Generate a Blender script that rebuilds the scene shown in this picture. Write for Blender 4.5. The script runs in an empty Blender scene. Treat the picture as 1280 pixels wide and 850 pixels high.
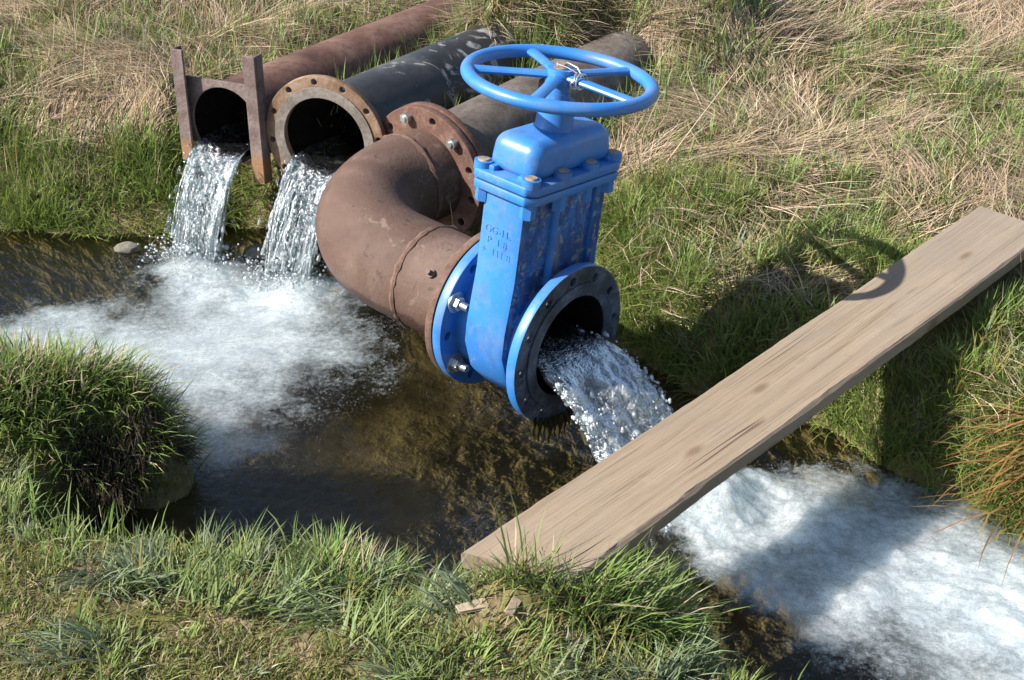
import bpy, bmesh, math
import numpy as np
from mathutils import Vector, Matrix

rng = np.random.default_rng(11)
PI = math.pi
C = bpy.context.scene.collection

# ------------------------------------------------------------------ noise
def _hash(ix, iy, iz, seed):
    h = (ix.astype(np.int64) * 374761393 + iy.astype(np.int64) * 668265263
         + iz.astype(np.int64) * 2147483647 + seed * 974634777) & 0xFFFFFFFF
    h = ((h ^ (h >> 13)) * 1274126177) & 0xFFFFFFFF
    h = ((h ^ (h >> 16)) * 2246822519) & 0xFFFFFFFF
    h = h ^ (h >> 15)
    return (h & 0xFFFFFF) / float(0xFFFFFF)

def vnoise(x, y, z=None, seed=0):
    x = np.asarray(x, float); y = np.asarray(y, float)
    z = np.zeros_like(x) if z is None else np.asarray(z, float)
    ix, iy, iz = np.floor(x), np.floor(y), np.floor(z)
    fx, fy, fz = x - ix, y - iy, z - iz
    f = lambda t: t * t * t * (t * (t * 6 - 15) + 10)
    ux, uy, uz = f(fx), f(fy), f(fz)
    r = 0
    for a in (0, 1):
        for b in (0, 1):
            for c in (0, 1):
                w = (ux if a else 1 - ux) * (uy if b else 1 - uy) * (uz if c else 1 - uz)
                r = r + w * _hash(ix + a, iy + b, iz + c, seed)
    return r * 2 - 1

def fbm(x, y, z=None, octaves=4, seed=0, gain=.5):
    s, a, f, n = 0, 1.0, 1.0, 0
    for k in range(octaves):
        s = s + a * vnoise(x * f, y * f, None if z is None else z * f, seed + k * 17)
        n += a; a *= gain; f *= 2.03
    return s / n

def ss(a, b, x):
    t = np.clip((x - a) / (b - a), 0, 1)
    return t * t * (3 - 2 * t)

# ------------------------------------------------------------------ objects
def tag(o, label=None, cat=None, group=None, kind=None):
    if label: o['label'] = label
    if cat: o['category'] = cat
    if group: o['group'] = group
    if kind: o['kind'] = kind
    return o

def thing(name, loc, label, cat, group=None):
    o = bpy.data.objects.new(name, None)
    o.location = loc
    o.empty_display_size = .1
    C.objects.link(o)
    return tag(o, label, cat, group)

def root_loc(p):
    v = Vector((0, 0, 0))
    while p is not None:
        v += p.location
        p = p.parent
    return v

def obj(name, src, mats, parent=None, smooth=True, M=None, angle=35):
    """src: bmesh or mesh in world (or, with M, local) coordinates -> one mesh object under parent."""
    if isinstance(src, bmesh.types.BMesh):
        me = bpy.data.meshes.new(name); src.to_mesh(me); src.free()
    else:
        me = src; me.name = name
    if M is not None: me.transform(M)
    if not isinstance(mats, (list, tuple)): mats = [mats]
    idx = np.zeros(len(me.polygons), np.int32)
    if len(mats) > 1: me.polygons.foreach_get('material_index', idx)
    me.materials.clear()
    for m in mats: me.materials.append(m)
    me.polygons.foreach_set('material_index', idx)
    o = bpy.data.objects.new(name, me)
    if parent is not None:
        o.parent = parent
        me.transform(Matrix.Translation(-root_loc(parent)))
    C.objects.link(o)
    if smooth:
        me.shade_smooth()
        try: me.set_sharp_from_angle(angle=math.radians(angle))
        except Exception: pass
    return o

def mesh_np(name, verts, faces_flat, sizes, cols=None, smooth=True, attrs=None):
    me = bpy.data.meshes.new(name)
    verts = np.ascontiguousarray(verts, np.float32)
    me.vertices.add(len(verts)); me.vertices.foreach_set('co', verts.ravel())
    me.loops.add(len(faces_flat)); me.loops.foreach_set('vertex_index', np.ascontiguousarray(faces_flat, np.int32))
    starts = np.zeros(len(sizes), np.int32); starts[1:] = np.cumsum(sizes)[:-1]
    me.polygons.add(len(sizes)); me.polygons.foreach_set('loop_start', starts)
    try: me.polygons.foreach_set('loop_total', np.ascontiguousarray(sizes, np.int32))
    except Exception: pass
    if cols is not None:
        a = me.color_attributes.new('col', 'FLOAT_COLOR', 'POINT')
        c4 = np.ones((len(verts), 4), np.float32); c4[:, :3] = cols
        a.data.foreach_set('color', c4.ravel())
    for k, v in (attrs or {}).items():
        a = me.attributes.new(k, 'FLOAT', 'POINT')
        a.data.foreach_set('value', np.ascontiguousarray(v, np.float32))
    me.update(calc_edges=True); me.validate()
    if smooth: me.shade_smooth()
    return me

def grid_faces(nx, ny, off=0, wrap=False):
    """vertex (i,j) -> i*ny+j ; quads, wrap in j"""
    i = np.arange(nx - 1)[:, None]
    j = np.arange(ny if wrap else ny - 1)[None, :]
    j2 = (j + 1) % ny
    a = i * ny + j; b = (i + 1) * ny + j; c = (i + 1) * ny + j2; d = i * ny + j2
    return (np.stack([a, b, c, d], -1).reshape(-1, 4) + off)

# ------------------------------------------------------------------ node helpers
class NT:
    def __init__(s, name):
        s.m = bpy.data.materials.new(name); s.m.use_nodes = True
        s.n = s.m.node_tree.nodes; s.l = s.m.node_tree.links
        s.n.clear()
        s.out = s.n.new('ShaderNodeOutputMaterial')
    def node(s, t, **kw):
        n = s.n.new(t)
        for k, v in kw.items():
            if k.startswith('i_'):
                key = k[2:]
                key = int(key) if key.isdigit() else key.replace('_', ' ')
                if hasattr(v, 'is_linked') or isinstance(v, bpy.types.NodeSocket): s.l.new(v, n.inputs[key])
                else: n.inputs[key].default_value = v
            else: setattr(n, k, v)
        return n
    def coord(s, scale=(1, 1, 1), out='Object'):
        tc = s.node('ShaderNodeTexCoord')
        mp = s.node('ShaderNodeMapping', i_Vector=tc.outputs[out])
        mp.inputs['Scale'].default_value = scale
        return mp.outputs[0]
    def noise(s, vec, scale, detail=4, rough=.55, dist=0):
        n = s.node('ShaderNodeTexNoise', i_Vector=vec, i_Scale=scale, i_Detail=detail, i_Roughness=rough, i_Distortion=dist)
        return n.outputs[0]
    def ramp(s, fac, stops, mode='LINEAR'):
        n = s.node('ShaderNodeValToRGB', i_Fac=fac)
        e = n.color_ramp.elements; n.color_ramp.interpolation = mode
        while len(e) < len(stops): e.new(.5)
        for k, (p, c) in enumerate(stops):
            e[k].position = p
            e[k].color = (c[0], c[1], c[2], 1) if isinstance(c, (tuple, list)) else (c, c, c, 1)
        return n.outputs[0]
    def mixc(s, fac, a, b, mode='MIX'):
        n = s.node('ShaderNodeMix', data_type='RGBA', blend_type=mode)
        for sock, v in ((n.inputs[0], fac), (n.inputs[6], a), (n.inputs[7], b)):
            if isinstance(v, bpy.types.NodeSocket): s.l.new(v, sock)
            elif isinstance(v, (tuple, list)): sock.default_value = (v[0], v[1], v[2], 1)
            else: sock.default_value = v
        return n.outputs[2]
    def math(s, op, a, b=None, c=None, clamp=False):
        n = s.node('ShaderNodeMath', operation=op, use_clamp=clamp)
        for k, v in enumerate((a, b, c)):
            if v is None: continue
            if isinstance(v, bpy.types.NodeSocket): s.l.new(v, n.inputs[k])
            else: n.inputs[k].default_value = v
        return n.outputs[0]
    def bump(s, h, strength=.3, dist=.01, normal=None):
        n = s.node('ShaderNodeBump', i_Height=h, i_Strength=strength, i_Distance=dist)
        if normal is not None: s.l.new(normal, n.inputs['Normal'])
        return n.outputs[0]
    def pbr(s, base, rough=.6, spec=.4, normal=None, metal=0):
        p = s.node('ShaderNodeBsdfPrincipled')
        for key, v in (('Base Color', base), ('Roughness', rough), ('Specular IOR Level', spec), ('Metallic', metal)):
            if isinstance(v, bpy.types.NodeSocket): s.l.new(v, p.inputs[key])
            elif isinstance(v, (tuple, list)): p.inputs[key].default_value = (v[0], v[1], v[2], 1)
            else: p.inputs[key].default_value = v
        if normal is not None: s.l.new(normal, p.inputs['Normal'])
        return p.outputs[0]
    def mixs(s, fac, a, b):
        n = s.node('ShaderNodeMixShader')
        if isinstance(fac, bpy.types.NodeSocket): s.l.new(fac, n.inputs[0])
        else: n.inputs[0].default_value = fac
        s.l.new(a, n.inputs[1]); s.l.new(b, n.inputs[2])
        return n.outputs[0]
    def done(s, sh):
        s.l.new(sh, s.out.inputs['Surface']); return s.m

def rust_mat(name, dark, mid, light, scale=9, rough=.8, bump=.35, speck=None, spec=.25):
    t = NT(name); v = t.coord()
    a = t.noise(v, scale, 6, .62, .3)
    col = t.ramp(a, [(.3, dark), (.5, mid), (.68, light)])
    b = t.noise(v, scale * 9, 4, .6)
    col = t.mixc(t.ramp(b, [(.45, 0.), (.7, .45)]), col, tuple(x * .45 for x in dark))
    if speck:
        c = t.noise(v, scale * 2.3, 5, .6, 1.2)
        col = t.mixc(t.ramp(c, [(.55, 0.), (.62, .75)]), col, speck)
    h = t.math('ADD', t.math('MULTIPLY', a, .6), t.math('MULTIPLY', b, .5))
    return t.done(t.pbr(col, rough, spec, t.bump(h, bump, .006)))

def steel_mat(name, c=(.55, .55, .54), rough=.35):
    t = NT(name); v = t.coord()
    a = t.noise(v, 60, 3)
    col = t.mixc(t.ramp(a, [(.5, 0.), (.75, .6)]), c, (.28, .22, .17))
    return t.done(t.pbr(col, rough, .5, None, .85))

def blue_mat(name, grime=.5):
    t = NT(name); v = t.coord()
    vs = t.coord((14, 14, 3))
    a = t.noise(v, 11, 6, .65, .6)
    base = t.mixc(t.noise(v, 5, 3), (.022, .140, .420), (.033, .185, .510))
    st = t.noise(vs, 1.6, 6, .65)
    m = t.math('MULTIPLY', t.ramp(a, [(.47 - .10 * (grime > .9), 0.), (.62 - .10 * (grime > .9), 1.)]), t.ramp(st, [(.40, .25), (.58, 1.)]))
    col = t.mixc(t.math('MULTIPLY', m, grime), base, (.022, .048, .125))
    d = t.noise(v, 34, 5, .7, .5)
    col = t.mixc(t.math('MULTIPLY', t.ramp(d, [(.56, 0.), (.66, .75)]), grime), col, (.17, .19, .19))
    ch = t.noise(v, 55, 6, .75, .4); chm = t.ramp(ch, [(.655, 0.), (.668, 1.)])
    col = t.mixc(t.math('MULTIPLY', chm, .85), col, (.085, .050, .035))
    du = t.noise(v, 8, 6, .7, .3)
    col = t.mixc(t.ramp(du, [(.48, 0.), (.75, .42)]), col, (.20, .20, .18))
    b = t.noise(v, 170, 3, .6)
    h = t.math('ADD', t.math('MULTIPLY', a, .7), t.math('MULTIPLY', b, .35))
    return t.done(t.pbr(col, t.ramp(a, [(.3, .30), (.7, .48)]), .45, t.bump(h, .22, .004)))

def flat_mat(name, c, rough=.7, var=.3, scale=30):
    t = NT(name); v = t.coord()
    a = t.noise(v, scale, 4)
    col = t.mixc(t.ramp(a, [(.35, 0.), (.65, 1.)]), tuple(x * (1 - var) for x in c), tuple(min(1, x * (1 + var)) for x in c))
    return t.done(t.pbr(col, rough, .3, t.bump(a, .2, .004)))

def elbow_mat():
    t = NT('rusty_elbow_steel'); v = t.coord()
    a = t.noise(v, 4, 5, .6, .5); b = t.noise(v, 90, 4, .65); c = t.noise(v, 30, 5, .65, .6)
    col = t.ramp(a, [(.30, (.056, .029, .020)), (.5, (.090, .053, .039)), (.68, (.138, .094, .075))])
    col = t.mixc(t.ramp(b, [(.42, 0.), (.7, .5)]), col, (.085, .055, .044))
    col = t.mixc(t.ramp(c, [(.62, 0.), (.68, .8)]), col, (.035, .024, .020))
    col = t.mixc(t.ramp(t.noise(t.coord((3, 3, 3)), 3.2, 6, .7, 1.4), [(.60, 0.), (.66, .45)]), col, (.20, .16, .135))
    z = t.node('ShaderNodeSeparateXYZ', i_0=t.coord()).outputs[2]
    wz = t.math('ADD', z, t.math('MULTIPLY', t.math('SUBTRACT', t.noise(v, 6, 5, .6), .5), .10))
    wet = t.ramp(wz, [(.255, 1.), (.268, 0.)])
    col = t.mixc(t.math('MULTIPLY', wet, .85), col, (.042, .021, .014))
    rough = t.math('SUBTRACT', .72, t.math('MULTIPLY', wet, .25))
    h = t.math('ADD', t.math('MULTIPLY', a, .5), t.math('ADD', t.math('MULTIPLY', b, .5), t.math('MULTIPLY', c, .4)))
    return t.done(t.pbr(col, rough, .3, t.bump(h, .6, .006)))
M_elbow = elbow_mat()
M_rust = rust_mat('orange_rust', (.085, .046, .028), (.19, .105, .062), (.31, .19, .12), 16, .8, .4)
M_rustdark = rust_mat('dark_rust', (.06, .035, .026), (.115, .068, .050), (.17, .105, .080), 14, .8, .4)
M_pipe1 = rust_mat('red_brown_pipe', (.062, .031, .023), (.118, .062, .046), (.18, .108, .085), 6, .75, .3)
M_pipe2 = rust_mat('black_pipe', (.014, .014, .015), (.030, .030, .031), (.085, .083, .08), 4, .5, .2, (.30, .30, .29), .4)
M_pipe3 = rust_mat('grey_brown_pipe', (.060, .048, .040), (.115, .094, .080), (.17, .148, .130), 8, .75, .25)
M_greyface = rust_mat('grey_flange_face', (.09, .075, .062), (.165, .14, .12), (.22, .195, .17), 12, .75, .3)
def gate_mat():
    t = NT('weathered_gate_steel'); v = t.coord()
    a = t.noise(v, 13, 6, .62, .3); b = t.noise(v, 110, 4, .6)
    col = t.ramp(a, [(.3, (.085, .055, .048)), (.5, (.140, .104, .095)), (.68, (.20, .158, .145))])
    col = t.mixc(t.ramp(b, [(.45, 0.), (.7, .45)]), col, (.05, .032, .026))
    z = t.node('ShaderNodeSeparateXYZ', i_0=t.coord()).outputs[2]
    wz = t.math('ADD', z, t.math('MULTIPLY', t.math('SUBTRACT', t.noise(v, 30, 5, .65), .5), .12))
    col = t.mixc(t.ramp(wz, [(.045, .85), (.10, 0.)]), col, (.215, .115, .052))
    return t.done(t.pbr(col, .78, .25, t.bump(t.math('ADD', a, b), .4, .005)))
M_gate = gate_mat()
M_flange = rust_mat('flange_rust', (.105, .058, .030), (.195, .125, .080), (.29, .21, .155), 14, .8, .4)
M_flange3 = rust_mat('flange_brown_rust', (.075, .038, .027), (.125, .068, .050), (.19, .115, .088), 14, .8, .4)
M_blue = blue_mat('blue_paint', .38)
M_blueclean = blue_mat('blue_paint_wheel', .10)
M_blue_shade_worn = blue_mat('blue_paint_weathered_shaded', .95)
def weather_shade_mat():  # stains and peeled paint over a darker blue that paints in the shade
    t = NT('blue_paint_weathered_shaded'); v = t.coord(); vs = t.coord((16, 16, 3.2))
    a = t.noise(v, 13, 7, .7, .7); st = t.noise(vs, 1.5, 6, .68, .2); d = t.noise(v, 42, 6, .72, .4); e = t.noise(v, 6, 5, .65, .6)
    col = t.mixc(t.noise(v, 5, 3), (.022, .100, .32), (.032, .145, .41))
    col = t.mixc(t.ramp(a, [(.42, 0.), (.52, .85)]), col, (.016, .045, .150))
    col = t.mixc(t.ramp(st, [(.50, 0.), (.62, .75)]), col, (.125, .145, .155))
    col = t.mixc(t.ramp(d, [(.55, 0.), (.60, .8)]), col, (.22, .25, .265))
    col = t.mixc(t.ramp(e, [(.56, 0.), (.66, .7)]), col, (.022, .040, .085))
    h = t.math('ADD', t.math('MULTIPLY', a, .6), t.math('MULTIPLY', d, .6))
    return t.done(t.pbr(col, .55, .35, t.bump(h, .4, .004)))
M_blue_shade_worn = weather_shade_mat()
M_black = rust_mat('worn_wet_flange_face', (.018, .021, .028), (.046, .060, .088), (.125, .155, .205), 15, .45, .6, (.02, .022, .02), .5)
M_inner = rust_mat('pipe_inside', (.012, .010, .008), (.022, .017, .012), (.04, .03, .018), 12, .6, .4)
M_hole = rust_mat('near_black_pipe_inside', (.004, .004, .003), (.006, .005, .004), (.010, .008, .006), 12, .95, .2, None, .05)  # near-black dull lining for the pipe mouths and the valve bore
M_steel = steel_mat('galvanised_steel')
M_plug = rust_mat('bolt_plug', (.15, .11, .08), (.27, .22, .165), (.36, .31, .24), 40, .75, .3)
M_gasket = flat_mat('gasket_rubber', (.012, .012, .012), .7)
M_algae = flat_mat('hanging_algae', (.030, .024, .009), .35, .5, 60)
M_stone = flat_mat('pale_stone', (.13, .118, .095), .85, .35, 40)
M_chip = flat_mat('wood_chip_face', (.30, .235, .165), .85, .25, 80)
M_twig = flat_mat('dark_wet_twig', (.03, .022, .015), .5, .3, 60)

# ------------------------------------------------------------------ camera
H = 2.1; PITCH = math.radians(31.0); FPX = 1778.0
cd = bpy.data.cameras.new('camera'); cam = bpy.data.objects.new('camera', cd); C.objects.link(cam)
cam.location = (0, 0, H); cam.rotation_euler = (PI / 2 - PITCH, 0, 0)
cd.sensor_fit = 'HORIZONTAL'; cd.sensor_width = 36; cd.lens = 36 * FPX / 1280
cd.clip_start = .05; cd.clip_end = 2000
bpy.context.scene.camera = cam

def in_view(x, y, z, mx=.18, mt=.1, mb=.12):
    cz = y * math.cos(PITCH) + (H - z) * math.sin(PITCH)
    cy = y * math.sin(PITCH) - (H - z) * math.cos(PITCH)
    px = FPX * x / np.maximum(cz, .1) / 1280; py = FPX * cy / np.maximum(cz, .1) / 850
    return (cz > .3) & (np.abs(px) < .5 + mx) & (py < .5 + mt) & (py > -.5 - mb)

# ------------------------------------------------------------------ key frames of the pipework
UP = Vector((.112, .060, 1)).normalized()
D0 = Vector((.76, -.649, 0)).normalized()
DV = (D0 - UP * D0.dot(UP)).normalized()
NV = UP.cross(DV).normalized()
F0 = Vector((.141, 2.994, .287))
FR = .2077
U3 = Vector((.719, .695, .034)).normalized()
P1 = F0 - DV * .268
K3 = P1 - DV * .655
Q3 = K3 + U3 * .437
N3 = Vector((.616, .788, .012)).normalized()
RT = .142
U1 = Vector((math.sin(math.radians(35)), math.cos(math.radians(35)), -.02)).normalized()
O1 = Vector((-.888, 4.15, .39)); R1 = .134
U2 = Vector((math.sin(math.radians(36)), math.cos(math.radians(36)), -.02)).normalized()
O2 = Vector((-.560, 4.025, .40)); R2 = .142

def frame(origin, z, up=Vector((0, 0, 1))):
    z = z.normalized(); x = up.cross(z).normalized(); y = z.cross(x)
    M = Matrix((x, y, z)).transposed().to_4x4(); M.translation = origin
    return M

# ------------------------------------------------------------------ terrain
FAR = np.array([(-60, 30), (-3.2, 4.62), (-2.3, 4.38), (-1.69, 4.21), (-1.1, 4.13), (-.95, 4.22), (-.75, 4.20), (-.45, 4.10), (-.22, 3.96), (.05, 3.74), (.32, 3.44),
                (.46, 3.20), (.66, 3.12), (.83, 3.02), (.95, 2.85), (1.05, 2.77), (1.2, 2.62), (1.6, 2.28), (2.3, 1.8), (4, .8), (40, -20)], float)
NEAR = np.array([(-60, 27), (-3.2, 3.12), (-2, 2.98), (-1.5, 2.98), (-1.12, 3.00), (-.93, 2.98), (-.81, 2.90), (-.78, 2.80), (-.84, 2.72), (-.98, 2.69), (-1.04, 2.60), (-.97, 2.51), (-.80, 2.45), (-.66, 2.42),
                 (-.45, 2.42), (-.30, 2.31), (-.12, 2.27), (.08, 2.30), (.24, 2.25), (.38, 2.12), (.58, 1.90), (1.0, 1.5), (2, .7), (3.5, -.5), (38, -24)], float)

def polydist(x, y, P):
    d = np.full(x.shape, 1e9)
    for (ax, ay), (bx, by) in zip(P[:-1], P[1:]):
        vx, vy = bx - ax, by - ay
        t = np.clip(((x - ax) * vx + (y - ay) * vy) / (vx * vx + vy * vy), 0, 1)
        d = np.minimum(d, np.hypot(x - ax - t * vx, y - ay - t * vy))
    return d

POLY = np.vstack([FAR, NEAR[::-1]])
def inside_stream(x, y):
    c = np.zeros(x.shape, bool); n = len(POLY); j = n - 1
    for i in range(n):
        xi, yi = POLY[i]; xj, yj = POLY[j]
        if yi != yj:
            c ^= ((yi > y) != (yj > y)) & (x < (xj - xi) * (y - yi) / (yj - yi) + xi)
        j = i
    return c

def axis_seat(h, x, y, O, U, R, a0, a1, sink):
    px, py = x - O.x, y - O.y
    L = math.hypot(U.x, U.y); ux, uy = U.x / L, U.y / L
    al = px * ux + py * uy; la = np.abs(-px * uy + py * ux)
    z = O.z + al * U.z / L
    w = (1 - ss(R * 1.1, R * 2.6, la)) * ss(a0, a0 + .25, al) * (1 - ss(a1, a1 + .25, al))
    return h * (1 - w) + (z - sink * R) * w

def shore(x, y):
    wx = x + .045 * fbm(x * 4, y * 4, seed=3, octaves=3); wy = y + .045 * fbm(x * 4, y * 4, seed=9, octaves=3)
    return polydist(wx, wy, FAR), polydist(wx, wy, NEAR), inside_stream(wx, wy)

def height_raw(x, y):
    df, dn, ins = shore(x, y)
    d = np.minimum(df, dn)
    n1 = fbm(x * 1.3, y * 1.3, seed=21); n2 = fbm(x * 6, y * 6, seed=31); n3 = fbm(x * 24, y * 24, seed=41, octaves=3)
    left = ss(.2, -.5, x)
    hf = (.20 + .06 * left) * ss(-.02, .20 + .26 * left, d) + .09 * ss(.1, .5, d) + .055 * np.minimum(np.maximum(d - .3, 0), 5) \
        + .02 * np.maximum(d - 5, 0).clip(0, 100) + ss(.05, .5, d) * (.05 * n1 + .035 * n2) + .010 * n3
    hn = .17 * ss(-.01, .09, d) + .06 * ss(.05, .35, d) + ss(.05, .4, d) * (.02 * n1 + .022 * n2) + .010 * n3
    hn = hn + .085 * np.exp(-(((x + 1.18) / .40) ** 4 + ((y - 2.84) / .16) ** 4)) * ss(0, .07, d)
    hn = hn + ss(0, .06, d) * .105 * np.exp(-(((x - .0) / .19) ** 2 + ((y - 2.085) / .105) ** 2))
    bed = -.03 - .17 * ss(0, .28, d) + .018 * n2 + .007 * n3
    h = np.where(ins, bed, np.where(df < dn, hf, hn))
    fl = (~ins) & (df < dn)
    hp = axis_seat(h, x, y, O1, U1, R1, .06, 3.2, .75)
    hp = axis_seat(hp, x, y, O2, U2, R2, .06, .56, .75)
    hp = axis_seat(hp, x, y, Q3, N3, RT, -.05, .85, .85)
    h = np.where(fl, hp, h)
    # earth and turf heaped over the far ends of the black and the grey pipe
    for O, U, a, s, hh in ((O2, U2, 1.02, .22, .34), (Q3, N3, 1.34, .32, .36)):
        c = O + U * a
        h = h + fl * hh * np.exp(-(((x - c.x) ** 2 + (y - c.y) ** 2) / s ** 2))
    return h

def axis_spacing(a, b, step, far):
    core = np.arange(a, b + 1e-6, step)
    g = []; s = step; p = b
    while p < far: s *= 1.35; p += s; g.append(p)
    g2 = []; s = step; p = a
    while p > -far: s *= 1.35; p -= s; g2.append(p)
    return np.array(g2[::-1] + list(core) + g)
gx = axis_spacing(-2.5, 2.5, .018, 300); gy = axis_spacing(1.2, 6.6, .018, 300)
GX, GY = np.meshgrid(gx, gy, indexing='ij')
GZ = height_raw(GX, GY)

def bilin(Z, x, y):
    i = np.clip(np.searchsorted(gx, x) - 1, 0, len(gx) - 2); j = np.clip(np.searchsorted(gy, y) - 1, 0, len(gy) - 2)
    u = np.clip((x - gx[i]) / (gx[i + 1] - gx[i]), 0, 1); v = np.clip((y - gy[j]) / (gy[j + 1] - gy[j]), 0, 1)
    return Z[i, j] * (1 - u) * (1 - v) + Z[i + 1, j] * u * (1 - v) + Z[i, j + 1] * (1 - u) * v + Z[i + 1, j + 1] * u * v
hgt = lambda x, y: bilin(GZ, x, y)
SF, SN, SI = shore(GX, GY)
SD = np.where(SI, -1, 1) * np.minimum(SF, SN)     # >0 on land
SFAR = (SF < SN).astype(float)
sdist = lambda x, y: bilin(SD, x, y)
isfar = lambda x, y: bilin(SFAR, x, y) > .5

def ground_mat():
    t = NT('soil_ground'); v = t.coord()
    a = t.noise(v, 5, 6, .6, .4); b = t.noise(v, 45, 5, .65); c = t.noise(v, 2.2, 4, .55)
    col = t.ramp(b, [(.28, (.075, .050, .028)), (.5, (.175, .122, .075)), (.72, (.31, .235, .155))])
    col = t.mixc(t.ramp(a, [(.40, 0.), (.58, .85)]), col, t.ramp(b, [(.3, (.045, .055, .012)), (.7, (.13, .13, .03))]))
    sep = t.node('ShaderNodeSeparateXYZ', i_0=t.coord())
    wet = t.node('ShaderNodeMapRange', i_0=sep.outputs[2]); wet.inputs[1].default_value = -.03; wet.inputs[2].default_value = .05
    algae = t.ramp(t.noise(v, 4.5, 7, .68, .5), [(.28, (.100, .082, .042)), (.5, (.145, .116, .056)), (.64, (.185, .145, .066)), (.78, (.155, .140, .056))])
    col = t.mixc(wet.outputs[0], algae, col)
    h = t.math('ADD', a, t.math('MULTIPLY', b, .6))
    return t.done(t.pbr(col, .9, .15, t.bump(h, .8, .02)))
M_ground = ground_mat()
gm = mesh_np('ground', np.stack([GX, GY, GZ], -1).reshape(-1, 3), grid_faces(len(gx), len(gy)).ravel(), np.full((len(gx) - 1) * (len(gy) - 1), 4))
tag(obj('ground', gm, M_ground, None, smooth=False), kind='structure')

# ------------------------------------------------------------------ water
LA = Vector((-.965, 3.955, 0)); LB = Vector((-.645, 3.80, 0)); LJ = Vector((.46, 2.76, 0))
def foam_field(x, y):
    wx = x + .16 * fbm(x * 3, y * 3, seed=51) + .05 * fbm(x * 11, y * 11, seed=52)
    wy = y + .16 * fbm(x * 3, y * 3, seed=61) + .05 * fbm(x * 11, y * 11, seed=62)
    g = lambda cx, cy, sx, sy, a: a * np.exp(-(((wx - cx) / sx) ** 2 + ((wy - cy) / sy) ** 2))
    pool = g(-.95, 3.88, .17, .15, .9) + g(-.65, 3.74, .16, .16, .9) + g(-.84, 3.50, .33, .25, 1.0) + g(-.76, 3.14, .20, .24, .55) \
        + g(-1.38, 3.52, .40, .13, .75) + g(-.52, 3.42, .17, .15, .22) + g(-.70, 2.95, .16, .16, .22)
    ax, ay = 1.0, -.62; L = math.hypot(ax, ay); ax /= L; ay /= L
    al = (wx - .40) * ax + (wy - 2.80) * ay; la = -(wx - .40) * -ay * -1 + (wy - 2.80) * ax
    la = (wx - .40) * (-ay) + (wy - 2.80) * ax
    width = .14 + .16 * ss(0, .45, al) + .10 * ss(.5, 1.2, al)
    st = ss(-.12, .04, al) * np.exp(-np.abs((la + .06) / width) ** 3.0) * (1.05 - .12 * ss(.6, 2, al))
    streak = .86 + .28 * fbm(al * 2.5, la * 11, seed=71)
    foam_field.uv = ((x - .40) * ax + (y - 2.80) * ay, (x - .40) * (-ay) + (y - 2.80) * ax)
    return np.clip(pool * (1 + .25 * fbm(x * 7, y * 7, seed=73)), 0, 1.1), np.clip(st * streak, 0, 1.1)

wx = np.arange(-2.6, 2.6, .0075); wy = np.arange(.9, 4.9, .0075)
WX, WY = np.meshgrid(wx, wy, indexing='ij')
fp, fs = foam_field(WX, WY); AL, LAT = foam_field.uv
bl = ss(.1, .5, fs / np.maximum(fp + fs, 1e-3))          # 1 in the stream, 0 in the pool
FU = bl * AL * .80 + (1 - bl) * WX; FV = bl * LAT + (1 - bl) * WY
ridge = lambda f, sd: 1 - 2 * np.abs(fbm(AL * f * .55, LAT * f, seed=sd, octaves=4))
FO = np.clip(fp + fs, 0, 1)
def ring(x, y, c, r):
    return np.exp(-(((x - c.x) ** 2 + (y - c.y) ** 2) / r ** 2))
turb = np.clip(ring(WX, WY, LA, .2) + ring(WX, WY, LB, .2) + 1.2 * ring(WX, WY, LJ, .22) + .60 * fs + .15 * fp, 0, 1.3)
WZ = .004 * fbm(WX * 6, WY * 6, seed=81) + .0015 * fbm(WX * 25, WY * 25, seed=82) \
    + turb * (.026 * fbm(WX * 8, WY * 8, seed=83) + .009 * fbm(WX * 24, WY * 24, seed=84) + .003 * vnoise(WX * 70, WY * 70, seed=85)) \
    + fs * (.011 * ridge(8, 86) + .005 * ridge(22, 87) + .003 * fbm(AL * 40, LAT * 60, seed=88, octaves=3)) + .03 * ring(WX, WY, LA, .11) + .03 * ring(WX, WY, LB, .11) + .05 * ring(WX, WY, LJ, .13)

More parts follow.
